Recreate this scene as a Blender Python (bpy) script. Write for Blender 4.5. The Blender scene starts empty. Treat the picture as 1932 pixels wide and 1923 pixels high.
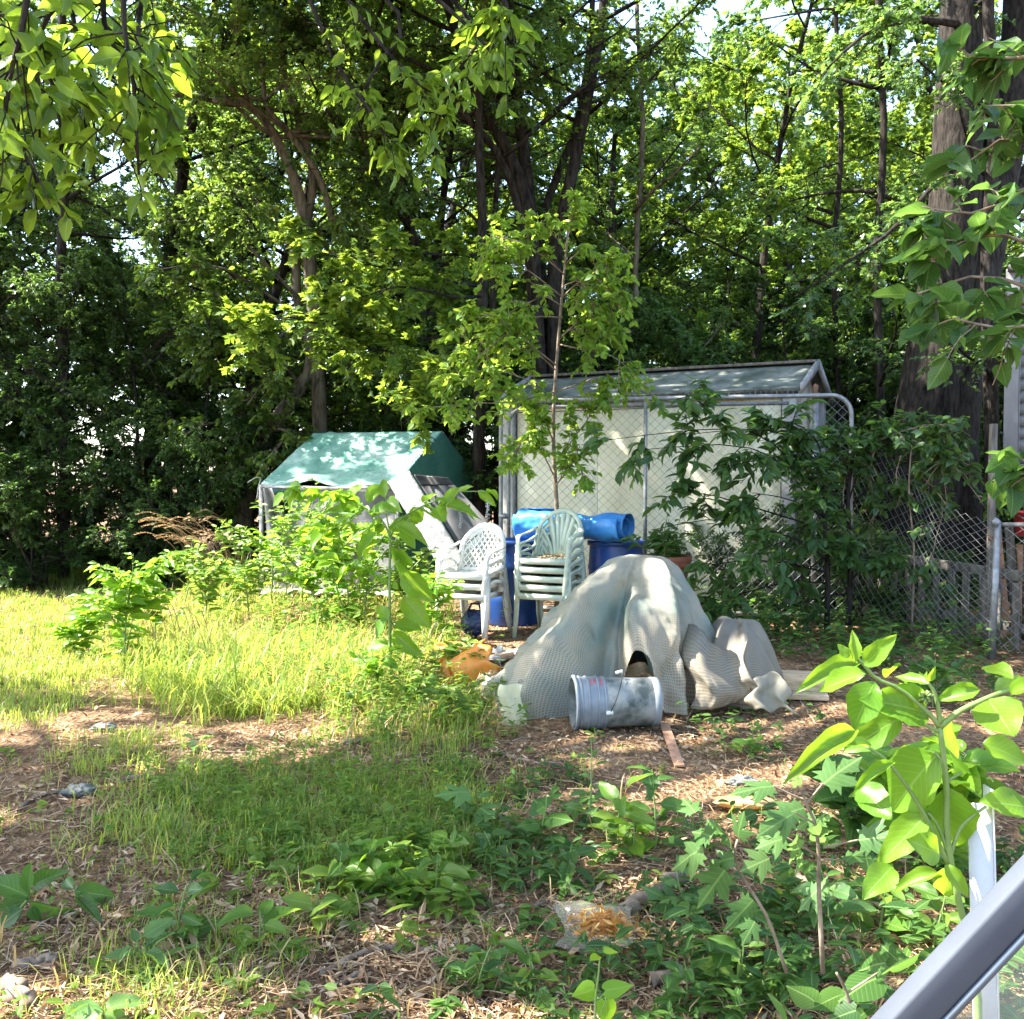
import bpy, math, random
import numpy as np
from mathutils import Vector, Matrix
random.seed(7)
RNG = np.random.default_rng(11)
sc = bpy.context.scene
COL = sc.collection
PI = math.pi
F = 1817.0                      # focal length in reference pixels (picture taken as 1932 x 1923)
CAMZ = 1.5
PIT = math.radians(1.77)
cP, sP = math.cos(PIT), math.sin(PIT)
SUN = np.array([-0.62, 0.03, 0.785]); SUN /= np.linalg.norm(SUN)

# ------------------------------------------------------------------ geometry helpers
def gz(x, y):
    return 0.03*np.sin(.9*x+.4)*np.cos(.7*y) + 0.02*np.sin(2.1*x+1.3*y)
def ray(px, py):
    a = (px-966)/F; b = (961.5-py)/F
    return np.array([a, cP+b*sP, -sP+b*cP])
def at(px, py, Y):
    r = ray(px, py); return np.array([0, 0, CAMZ]) + r*(Y/r[1])
def gp(px, py, dz=0.0):
    r = ray(px, py); t = -CAMZ/r[2]
    x, y = r[0]*t, r[1]*t
    return np.array([x, y, float(gz(x, y))+dz])
def proj(x, y, z):
    vy = y*cP-(z-CAMZ)*sP; vz = y*sP+(z-CAMZ)*cP
    return 966+F*x/vy, 961.5-F*vz/vy
def nrm(v):
    v = np.asarray(v, float); return v/np.maximum(np.linalg.norm(v, axis=-1, keepdims=True), 1e-9)

class MB:
    def __init__(s): s.V = []; s.F = []; s.U = []; s.n = 0
    def add(s, V, faces, uv=None):
        V = np.asarray(V, float).reshape(-1, 3)
        if isinstance(faces, np.ndarray): faces = [faces]
        by = {}
        for f in faces:
            f = np.asarray(f, np.int64)
            if f.ndim == 1: f = f[None]
            by.setdefault(f.shape[1], []).append(f)
        for k, l in by.items(): s.F.append(np.concatenate(l)+s.n)
        s.V.append(V); s.U.append(np.zeros((len(V), 2)) if uv is None else np.asarray(uv, float).reshape(-1, 2)); s.n += len(V)
        return s
    def build(s, name, mat, parent=None, smooth=False, uv=False, solid=0, bevel=0, sub=0):
        me = bpy.data.meshes.new(name)
        V = np.concatenate(s.V)
        me.vertices.add(len(V)); me.vertices.foreach_set('co', V.astype(np.float32).ravel())
        loops = np.concatenate([f.ravel() for f in s.F]); tot = np.concatenate([np.full(len(f), f.shape[1]) for f in s.F])
        st = np.concatenate([[0], np.cumsum(tot)[:-1]])
        me.loops.add(len(loops)); me.loops.foreach_set('vertex_index', loops.astype(np.int32))
        me.polygons.add(len(tot)); me.polygons.foreach_set('loop_start', st.astype(np.int32))
        if smooth: me.polygons.foreach_set('use_smooth', np.ones(len(tot), bool))
        if uv:
            U = np.concatenate(s.U)[loops]
            l = me.uv_layers.new(name='UVMap'); l.data.foreach_set('uv', U.astype(np.float32).ravel())
        me.update(calc_edges=True)
        me.materials.append(mat)
        o = bpy.data.objects.new(name, me); COL.objects.link(o)
        if parent is not None: o.parent = parent
        if solid:
            m = o.modifiers.new('solid', 'SOLIDIFY'); m.thickness = solid; m.offset = 0
        if bevel:
            m = o.modifiers.new('bevel', 'BEVEL'); m.width = bevel; m.segments = 2; m.limit_method = 'ANGLE'
        if sub:
            m = o.modifiers.new('sub', 'SUBSURF'); m.levels = sub; m.render_levels = sub
        return o

def tag(o, label=None, cat=None, group=None, kind=None):
    if label: o['label'] = label
    if cat: o['category'] = cat
    if group: o['group'] = group
    if kind: o['kind'] = kind
    return o
def thing(name, label, cat, loc=(0, 0, 0), rz=0.0, group=None, scale=1.0):
    o = bpy.data.objects.new(name, None); COL.objects.link(o)
    o.empty_display_size = .1
    o.location = [float(c) for c in loc]; o.rotation_euler = (0, 0, rz); o.scale = (scale,)*3
    return tag(o, label, cat, group)
def dup(root, loc, rz=0.0, label=None, group=None, scale=None):
    r = root.copy(); COL.objects.link(r)
    r.location = [float(c) for c in loc]; r.rotation_euler = (0, 0, rz)
    if scale: r.scale = scale
    if label: r['label'] = label
    if group: r['group'] = group
    for ch in list(root.children):
        c = ch.copy(); COL.objects.link(c); c.parent = r
        for g in list(ch.children):
            d = g.copy(); COL.objects.link(d); d.parent = c
    return r

def tube(mb, pts, rad, n=8, cap=True, flat=1.0):
    P = np.asarray(pts, float); m = len(P)
    r = np.linspace(rad[0], rad[1], m) if isinstance(rad, tuple) else (np.full(m, rad) if np.isscalar(rad) else np.asarray(rad, float))
    T = nrm(np.gradient(P, axis=0))
    a = np.array([0, 0, 1.]) if abs(T[0][2]) < .9 else np.array([1., 0, 0])
    N = nrm(np.cross(T[0], a)); V = []
    for i in range(m):
        N = nrm(N-np.dot(N, T[i])*T[i]); B = np.cross(T[i], N)
        th = np.arange(n)*2*PI/n
        V.append(P[i]+r[i]*(np.cos(th)[:, None]*N+flat*np.sin(th)[:, None]*B))
    V = np.concatenate(V)
    i, j = np.meshgrid(np.arange(m-1), np.arange(n), indexing='ij'); i = i.ravel(); j = j.ravel(); k = (j+1) % n
    faces = [np.stack([i*n+j, i*n+k, (i+1)*n+k, (i+1)*n+j], 1)]
    if cap: faces += [np.arange(n)[::-1], np.arange(n)+(m-1)*n]
    mb.add(V, faces); return mb
def tubes(mb, P, r0, r1, n=4):
    """many polylines at once, P (N,m,3)"""
    P = np.asarray(P, float)
    if len(P) == 0: return mb
    N, m, _ = P.shape
    r0 = np.broadcast_to(r0, (N,)); r1 = np.broadcast_to(r1, (N,))
    T = nrm(P[:, -1]-P[:, 0]); a = np.where(np.abs(T[:, 2:3]) < .8, np.array([[0, 0, 1.]]), np.array([[1., 0, 0]]))
    A = nrm(np.cross(T, a)); B = np.cross(T, A)
    th = np.arange(n)*2*PI/n
    ring = np.cos(th)[None, :, None]*A[:, None]+np.sin(th)[None, :, None]*B[:, None]
    s = np.linspace(0, 1, m)
    rad = r0[:, None]*(1-s)+r1[:, None]*s
    V = P[:, :, None]+rad[:, :, None, None]*ring[:, None]
    base = (np.arange(N)*m*n)[:, None, None]
    i, j = np.meshgrid(np.arange(m-1), np.arange(n), indexing='ij'); k = (j+1) % n
    q = np.stack([i*n+j, i*n+k, (i+1)*n+k, (i+1)*n+j], -1).reshape(1, -1, 4)
    mb.add(V.reshape(-1, 3), (base+q).reshape(-1, 4)); return mb
def box(mb, c, s, R=None):
    x, y, z = np.array(s)/2.
    V = np.array([[-x,-y,-z],[x,-y,-z],[x,y,-z],[-x,y,-z],[-x,-y,z],[x,-y,z],[x,y,z],[-x,y,z]])
    if R is not None: V = V@np.asarray(R).T
    mb.add(V+np.asarray(c), np.array([[3,2,1,0],[4,5,6,7],[0,1,5,4],[1,2,6,5],[2,3,7,6],[3,0,4,7]])); return mb
def beam(mb, p0, p1, w, h, up=(0, 0, 1), w1=None, h1=None):
    p0 = np.asarray(p0, float); p1 = np.asarray(p1, float); t = nrm(p1-p0)
    s = nrm(np.cross(t, np.asarray(up, float))); u = np.cross(s, t)
    w1 = w if w1 is None else w1; h1 = h if h1 is None else h1
    V = []
    for p, a, b in ((p0, w, h), (p1, w1, h1)):
        for q, r in ((-1,-1),(1,-1),(1,1),(-1,1)): V.append(p+s*q*a/2+u*r*b/2)
    mb.add(V, np.array([[3,2,1,0],[4,5,6,7],[0,1,5,4],[1,2,6,5],[2,3,7,6],[3,0,4,7]])); return mb
def ribbon(mb, pts, nor, w, th):
    """flat band along pts, width across cross(tangent, nor), thickness along nor"""
    P = np.asarray(pts, float); m = len(P); T = nrm(np.gradient(P, axis=0))
    Nn = np.broadcast_to(np.asarray(nor, float), P.shape); S = nrm(np.cross(T, Nn)); Nn = np.cross(S, T)
    w = np.broadcast_to(w, (m,))
    V = np.stack([P-S*w[:, None]/2-Nn*th/2, P+S*w[:, None]/2-Nn*th/2, P+S*w[:, None]/2+Nn*th/2, P-S*w[:, None]/2+Nn*th/2], 1).reshape(-1, 3)
    i = np.arange(m-1)*4; fs = []
    for a in range(4):
        b = (a+1) % 4; fs.append(np.stack([i+a, i+b, i+4+b, i+4+a], 1))
    mb.add(V, fs+[np.array([3,2,1,0]), np.arange(4)+(m-1)*4]); return mb
def lathe(mb, prof, n=40, M=None):
    pr = np.asarray(prof, float); m = len(pr); th = np.arange(n)*2*PI/n
    V = np.stack([pr[:, 0:1]*np.cos(th), pr[:, 0:1]*np.sin(th), np.repeat(pr[:, 1:2], n, 1)], -1).reshape(-1, 3)
    if M is not None: V = V@np.array(M.to_3x3()).T+np.array(M.translation)
    i, j = np.meshgrid(np.arange(m-1), np.arange(n), indexing='ij'); i = i.ravel(); j = j.ravel(); k = (j+1) % n
    mb.add(V, np.stack([i*n+j, i*n+k, (i+1)*n+k, (i+1)*n+j], 1)); return mb
def grid(mb, fn, nu, nv, uv=True, us=1.0, vs=1.0):
    u, v = np.meshgrid(np.linspace(0, 1, nu), np.linspace(0, 1, nv), indexing='ij')
    V = fn(u, v).reshape(-1, 3)
    i, j = np.meshgrid(np.arange(nu-1), np.arange(nv-1), indexing='ij'); i = i.ravel(); j = j.ravel()
    mb.add(V, np.stack([i*nv+j, (i+1)*nv+j, (i+1)*nv+j+1, i*nv+j+1], 1), np.stack([u.ravel()*us, v.ravel()*vs], 1)); return mb
def fbm(x, y, seed=0, oct=4, f=1.0):
    r = np.random.default_rng(seed); o = 0*x; a = 1.; tot = 0
    for k in range(oct):
        for q in range(3):
            t = r.uniform(0, 2*PI); ph = r.uniform(0, 2*PI); ff = f*r.uniform(.7, 1.4)
            o = o+a/3*np.sin(ff*(x*math.cos(t)+y*math.sin(t))+ph+1.3*np.sin(ff*.6*(y*math.cos(t)-x*math.sin(t))+ph*2))
        tot += a; a *= .55; f *= 2.1
    return o/tot

# ------------------------------------------------------------------ leaves
def tpl(V, Fc): return np.array(V, float), np.array(Fc)
T_SIMPLE = tpl([(0,0,0),(-.27,.42,.06),(0,1,-.05),(.27,.42,.06)], [(0,3,2),(0,2,1)])
T_OV = tpl([(0,0,0),(-.2,.17,.02),(0,.17,0),(.2,.17,.02),(-.29,.42,.03),(0,.42,-.02),(.29,.42,.03),(-.19,.72,.0),(0,.72,-.06),(.19,.72,.0),(0,1,-.14)],
           [(0,2,1),(0,3,2),(1,2,5),(1,5,4),(2,3,6),(2,6,5),(4,5,8),(4,8,7),(5,6,9),(5,9,8),(7,8,10),(8,9,10)])
def fan(c, right, z=-.05):
    pts = list(right)+[(-x, y) for x, y in reversed(right[1:-1])]
    V = [(c[0], c[1], .03)]+[(x, y, z*(abs(x)*2+abs(y-c[1]))) for x, y in pts]
    n = len(pts); return tpl(V, [(0, 1+i, 1+(i+1) % n) for i in range(n)])
T_MAPLE = fan((0,.33), [(0,.02),(.14,.05),(.3,.0),(.27,.12),(.46,.1),(.3,.24),(.42,.36),(.58,.62),(.36,.54),(.31,.6),(.16,.42),(.2,.66),(.27,.76),(.14,.8),(0,1.05)])
T_MAPLE_S = fan((0,.33), [(0,0),(.4,.04),(.2,.22),(.55,.58),(.15,.45),(.2,.74),(0,1)])
T_HEART = fan((0,.3), [(0,.05),(.14,-.04),(.32,.02),(.44,.2),(.43,.4),(.3,.63),(.13,.83),(0,1)])
def big_tpl(nl=12, curve=.18, fold=.10, wave=.02, ph=0., blunt=.8):
    V = []; U = []
    us = (-1, -.6, 0, .6, 1)
    for i in range(nl+1):
        y = i/nl; w = .5*max(math.sin(PI*min(y, 1)**blunt), 0)**.85
        for u in us:
            V.append((u*w*(1+.05*math.sin(24*y+ph+u)), y, fold*abs(u)*w*2-curve*y*y+wave*math.sin(11*y+ph+2*u)*abs(u))); U.append((u, y))
    Fc = [(i*5+j, i*5+j+1, (i+1)*5+j+1, (i+1)*5+j) for i in range(nl) for j in range(4)]
    return np.array(V), np.array(Fc), np.array(U)
BIGS = [big_tpl(curve=c, fold=f, wave=w, ph=p, blunt=b) for c, f, w, p, b in ((.1,.1,.025,0,.75),(.25,.14,.03,1,.8),(.02,.08,.03,2,.7),(.35,.2,.03,3,.85))]

def leaves(mb, T, pos, tip, up, size, wid=1.0):
    TV, TF = T[0], T[1]
    pos = np.asarray(pos, float).reshape(-1, 3); N = len(pos)
    if N == 0: return mb
    t = nrm(np.broadcast_to(tip, pos.shape)); up = np.broadcast_to(up, pos.shape)
    n = nrm(up-(up*t).sum(1, keepdims=True)*t); s = np.cross(t, n)
    size = np.broadcast_to(size, (N,)); wid = np.broadcast_to(wid, (N,))
    V = pos[:, None]+size[:, None, None]*(s[:, None]*TV[None, :, 0:1]*wid[:, None, None]+t[:, None]*TV[None, :, 1:2]+n[:, None]*TV[None, :, 2:3])
    k = len(TV)
    Fc = ((np.arange(N)*k)[:, None, None]+TF[None]).reshape(-1, TF.shape[1])
    uv = np.tile(T[2] if len(T) > 2 else TV[:, :2]*np.array([2, 1]), (N, 1))
    mb.add(V.reshape(-1, 3), Fc, uv); return mb

def interp(P, par, t):
    """P (n,m,3), sample parents par at t -> pos, tangent"""
    m = P.shape[1]; x = t*(m-1); i = np.clip(x.astype(int), 0, m-2); f = (x-i)[:, None]
    a = P[par, i]; b = P[par, i+1]
    return a*(1-f)+b*f, nrm(b-a)
def branch(rng, P, k, t0, L, droop=.2, spread=.9, along=.6, up=.0, m=5, t1=1.0):
    P = np.asarray(P, float)
    if P.ndim == 2: P = P[None]
    n = len(P); par = np.repeat(np.arange(n), k); t = rng.uniform(t0, t1, n*k)
    o, tan = interp(P, par, t)
    d = nrm(tan*along+nrm(rng.normal(size=(n*k, 3)))*spread+np.array([0, 0, up]))
    Lr = (np.broadcast_to(L, (n,))[par])*rng.uniform(.55, 1.15, n*k)*(1.15-.45*t)
    s = np.linspace(0, 1, m)[None, :, None]
    w = rng.normal(size=(n*k, m, 3))*.05*Lr[:, None, None]*s
    return o[:, None]+d[:, None]*Lr[:, None, None]*s-np.array([0, 0, 1.])*droop*Lr[:, None, None]*s**2+w
def leaves_on(rng, mb, TW, k, size, T, droop=.35, tilt=.45, t0=.1, var=.35, along=.5, wid=1.0):
    n = len(TW); par = np.repeat(np.arange(n), k); t = rng.uniform(t0, 1, n*k)
    pos, tan = interp(TW, par, t)
    side = nrm(np.cross(tan, np.array([0, 0, 1.])+rng.normal(size=tan.shape)*.25))*rng.choice([-1, 1], n*k)[:, None]
    tip = nrm(tan*along+side*.8+np.array([0, 0, -droop])+rng.normal(size=tan.shape)*.25)
    up = np.array([0, 0, 1.])+rng.normal(size=tan.shape)*tilt
    leaves(mb, T, pos, tip, up, size*rng.uniform(1-var, 1+var, n*k), wid); return mb

# ------------------------------------------------------------------ materials
def new_mat(name):
    m = bpy.data.materials.new(name); m.use_nodes = True; nt = m.node_tree; nt.nodes.clear()
    out = nt.nodes.new('ShaderNodeOutputMaterial'); return m, nt, out
def nd(nt, t, **kw):
    n = nt.nodes.new(t)
    for k, v in kw.items():
        if k in n.inputs: n.inputs[k].default_value = v
        else: setattr(n, k, v)
    return n
def c4(c): return (c[0], c[1], c[2], 1.0)
def ramp(nt, stops, src):
    r = nt.nodes.new('ShaderNodeValToRGB'); e = r.color_ramp.elements
    e[0].position, e[0].color = stops[0][0], c4(stops[0][1]); e[1].position, e[1].color = stops[-1][0], c4(stops[-1][1])
    for p, c in stops[1:-1]: x = e.new(p); x.color = c4(c)
    nt.links.new(src, r.inputs[0]); return r
def leaf_mat(name, stops, trans=.45, tcol=(.30, .46, .05), rough=.45, veins=False, spec=.32):
    m, nt, out = new_mat(name); L = nt.links.new
    g = nd(nt, 'ShaderNodeNewGeometry')
    r = ramp(nt, [(i/(len(stops)-1), c) for i, c in enumerate(stops)], g.outputs['Random Per Island'])
    oi = nd(nt, 'ShaderNodeObjectInfo')
    hv = nd(nt, 'ShaderNodeHueSaturation'); mr = nd(nt, 'ShaderNodeMapRange'); mr.inputs['To Min'].default_value = .8; mr.inputs['To Max'].default_value = 1.2
    L(oi.outputs['Random'], mr.inputs['Value']); L(mr.outputs[0], hv.inputs['Value']); L(r.outputs[0], hv.inputs['Color'])
    col = hv.outputs[0]
    tc = nd(nt, 'ShaderNodeTexCoord'); no = nd(nt, 'ShaderNodeTexNoise', Scale=9.0 if not veins else 14.0, Detail=3.0)
    L(tc.outputs['Object'], no.inputs['Vector'])
    mx = nd(nt, 'ShaderNodeMix', data_type='RGBA', blend_type='MULTIPLY'); mx.inputs[0].default_value = 1
    mr2 = nd(nt, 'ShaderNodeMapRange'); mr2.inputs['To Min'].default_value = .72; mr2.inputs['To Max'].default_value = 1.28; L(no.outputs['Fac'], mr2.inputs['Value'])
    cb = nd(nt, 'ShaderNodeCombineColor'); [L(mr2.outputs[0], cb.inputs[i]) for i in range(3)]
    L(col, mx.inputs[6]); L(cb.outputs[0], mx.inputs[7]); col = mx.outputs[2]
    bs = nd(nt, 'ShaderNodeBsdfPrincipled', Roughness=rough); bs.inputs['Specular IOR Level'].default_value = spec
    tr = nd(nt, 'ShaderNodeBsdfTranslucent')
    if veins:
        uv = nd(nt, 'ShaderNodeUVMap'); sp = nd(nt, 'ShaderNodeSeparateXYZ'); L(uv.outputs[0], sp.inputs[0])
        ab = nd(nt, 'ShaderNodeMath', operation='ABSOLUTE'); L(sp.outputs[0], ab.inputs[0])
        mid = nd(nt, 'ShaderNodeMath', operation='LESS_THAN'); mid.inputs[1].default_value = .045; L(ab.outputs[0], mid.inputs[0])
        k = nd(nt, 'ShaderNodeMath', operation='MULTIPLY_ADD'); k.inputs[1].default_value = -.28; L(ab.outputs[0], k.inputs[0]); L(sp.outputs[1], k.inputs[2])
        w = nd(nt, 'ShaderNodeMath', operation='PINGPONG'); w.inputs[1].default_value = .055; L(k.outputs[0], w.inputs[0])
        lt = nd(nt, 'ShaderNodeMath', operation='LESS_THAN'); lt.inputs[1].default_value = .007; L(w.outputs[0], lt.inputs[0])
        h = nd(nt, 'ShaderNodeMath', operation='MULTIPLY'); h.inputs[1].default_value = .5; L(lt.outputs[0], h.inputs[0])
        mxm = nd(nt, 'ShaderNodeMath', operation='MAXIMUM'); L(h.outputs[0], mxm.inputs[0]); L(mid.outputs[0], mxm.inputs[1])
        sc_ = nd(nt, 'ShaderNodeMath', operation='MULTIPLY'); sc_.inputs[1].default_value = .45; L(mxm.outputs[0], sc_.inputs[0])
        mv = nd(nt, 'ShaderNodeMix', data_type='RGBA'); mv.inputs[7].default_value = c4((.25, .36, .12)); L(sc_.outputs[0], mv.inputs[0]); L(col, mv.inputs[6]); col = mv.outputs[2]
        bp = nd(nt, 'ShaderNodeBump', Strength=.5, Distance=.004); L(w.outputs[0], bp.inputs['Height']); L(bp.outputs[0], bs.inputs['Normal'])
    L(col, bs.inputs['Base Color'])
    # light through the blade: yellower than the blade itself
    tm = nd(nt, 'ShaderNodeMix', data_type='RGBA', blend_type='MIX'); tm.inputs[0].default_value = .55
    sc2 = nd(nt, 'ShaderNodeMix', data_type='RGBA', blend_type='MULTIPLY'); sc2.inputs[0].default_value = 1; sc2.inputs[7].default_value = (3.0, 2.6, 1.2, 1)
    L(col, sc2.inputs[6]); L(sc2.outputs[2], tm.inputs[6]); tm.inputs[7].default_value = c4(tcol); L(tm.outputs[2], tr.inputs['Color'])
    mix = nd(nt, 'ShaderNodeMixShader'); mix.inputs[0].default_value = trans
    L(bs.outputs[0], mix.inputs[1]); L(tr.outputs[0], mix.inputs[2]); L(mix.outputs[0], out.inputs[0])
    return m
def surf_mat(name, c1, c2, scale=6., rough=.7, bump=.2, detail=6., stretch=(1, 1, 1), metal=0., c3=None, trans=0., spec=.4, dist=.01, coord='Object', bscale=None, lo=.35, hi=.65):
    m, nt, out = new_mat(name); L = nt.links.new
    tc = nd(nt, 'ShaderNodeTexCoord'); mp = nd(nt, 'ShaderNodeMapping'); mp.inputs['Scale'].default_value = stretch
    L(tc.outputs[coord], mp.inputs[0])
    no = nd(nt, 'ShaderNodeTexNoise', Scale=scale, Detail=detail, Roughness=.62); L(mp.outputs[0], no.inputs['Vector'])
    st = [(lo, c1), (hi, c2)] if c3 is None else [(lo, c1), ((lo+hi)/2, c2), (hi, c3)]
    r = ramp(nt, st, no.outputs['Fac'])
    bs = nd(nt, 'ShaderNodeBsdfPrincipled', Roughness=rough, Metallic=metal); bs.inputs['Specular IOR Level'].default_value = spec
    L(r.outputs[0], bs.inputs['Base Color'])
    if bump:
        n2 = no
        if bscale:
            n2 = nd(nt, 'ShaderNodeTexNoise', Scale=bscale, Detail=6.0); L(mp.outputs[0], n2.inputs['Vector'])
        bp = nd(nt, 'ShaderNodeBump', Strength=bump, Distance=dist); L(n2.outputs['Fac'], bp.inputs['Height']); L(bp.outputs[0], bs.inputs['Normal'])
    if trans:
        tr = nd(nt, 'ShaderNodeBsdfTranslucent'); L(r.outputs[0], tr.inputs['Color'])
        mx = nd(nt, 'ShaderNodeMixShader'); mx.inputs[0].default_value = trans; L(bs.outputs[0], mx.inputs[1]); L(tr.outputs[0], mx.inputs[2]); L(mx.outputs[0], out.inputs[0])
    else: L(bs.outputs[0], out.inputs[0])
    return m
def clear_mat(name, col, clear=.6, rough=.2):
    m, nt, out = new_mat(name); L = nt.links.new
    bs = nd(nt, 'ShaderNodeBsdfPrincipled', Roughness=rough); bs.inputs['Base Color'].default_value = c4(col); bs.inputs['Specular IOR Level'].default_value = .7
    tp = nd(nt, 'ShaderNodeBsdfTransparent'); mx = nd(nt, 'ShaderNodeMixShader'); mx.inputs[0].default_value = clear
    L(bs.outputs[0], mx.inputs[1]); L(tp.outputs[0], mx.inputs[2]); L(mx.outputs[0], out.inputs[0]); return m

G = dict(
 wood_a = leaf_mat('leaf_wood_a', [(.045,.095,.026),(.068,.13,.034),(.09,.155,.038),(.14,.185,.04)], .5, rough=.36, spec=.5),
 wood_b = leaf_mat('leaf_wood_b', [(.034,.080,.028),(.052,.108,.034),(.078,.14,.038)], .45, (.26,.42,.08), rough=.34, spec=.55),
 maple = leaf_mat('leaf_maple', [(.05,.125,.024),(.078,.16,.03),(.13,.20,.034),(.062,.14,.028)], .5, (.40,.5,.05)),
 dark = leaf_mat('leaf_dark', [(.030,.072,.024),(.045,.095,.028),(.065,.12,.03)], .42, (.18,.34,.06), rough=.38),
 glossy = leaf_mat('leaf_glossy', [(.035,.085,.010),(.06,.125,.014),(.09,.15,.014)], .55, (.36,.5,.04), rough=.35, veins=True),
 weed = leaf_mat('leaf_weed', [(.055,.13,.016),(.085,.165,.02),(.13,.20,.024)], .45, (.36,.5,.08), veins=True),
 weed_dark = leaf_mat('leaf_weed_dark', [(.022,.070,.014),(.036,.095,.018),(.06,.13,.02)], .4, (.22,.4,.08), veins=True),
 poke = leaf_mat('leaf_poke', [(.075,.18,.014),(.10,.21,.016),(.13,.23,.018)], .5, (.38,.58,.04), veins=True, rough=.38),
 pale = leaf_mat('leaf_pale', [(.05,.12,.035),(.07,.15,.042),(.09,.17,.045)], .4, (.26,.42,.14), veins=True),
 grass = leaf_mat('grass_blade', [(.07,.15,.02),(.12,.20,.03),(.19,.25,.045),(.30,.29,.10)], .45, (.42,.52,.09)),
 straw = leaf_mat('dry_grass', [(.30,.20,.09),(.42,.30,.15),(.36,.22,.12)], .3, (.5,.38,.18)),
 sap = leaf_mat('leaf_sapling', [(.08,.17,.026),(.115,.21,.032),(.17,.24,.04)], .52, (.42,.56,.06)),
 flakes = leaf_mat('amber_flakes', [(.30,.10,.01),(.50,.24,.04),(.62,.40,.14),(.22,.09,.02)], .25, (.6,.3,.05), rough=.5),
 litter = leaf_mat('dead_leaf', [(.08,.045,.026),(.22,.13,.07),(.36,.235,.135),(.54,.41,.265),(.27,.155,.085)], .08, (.35,.2,.08), rough=.75, spec=.2),
)
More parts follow.
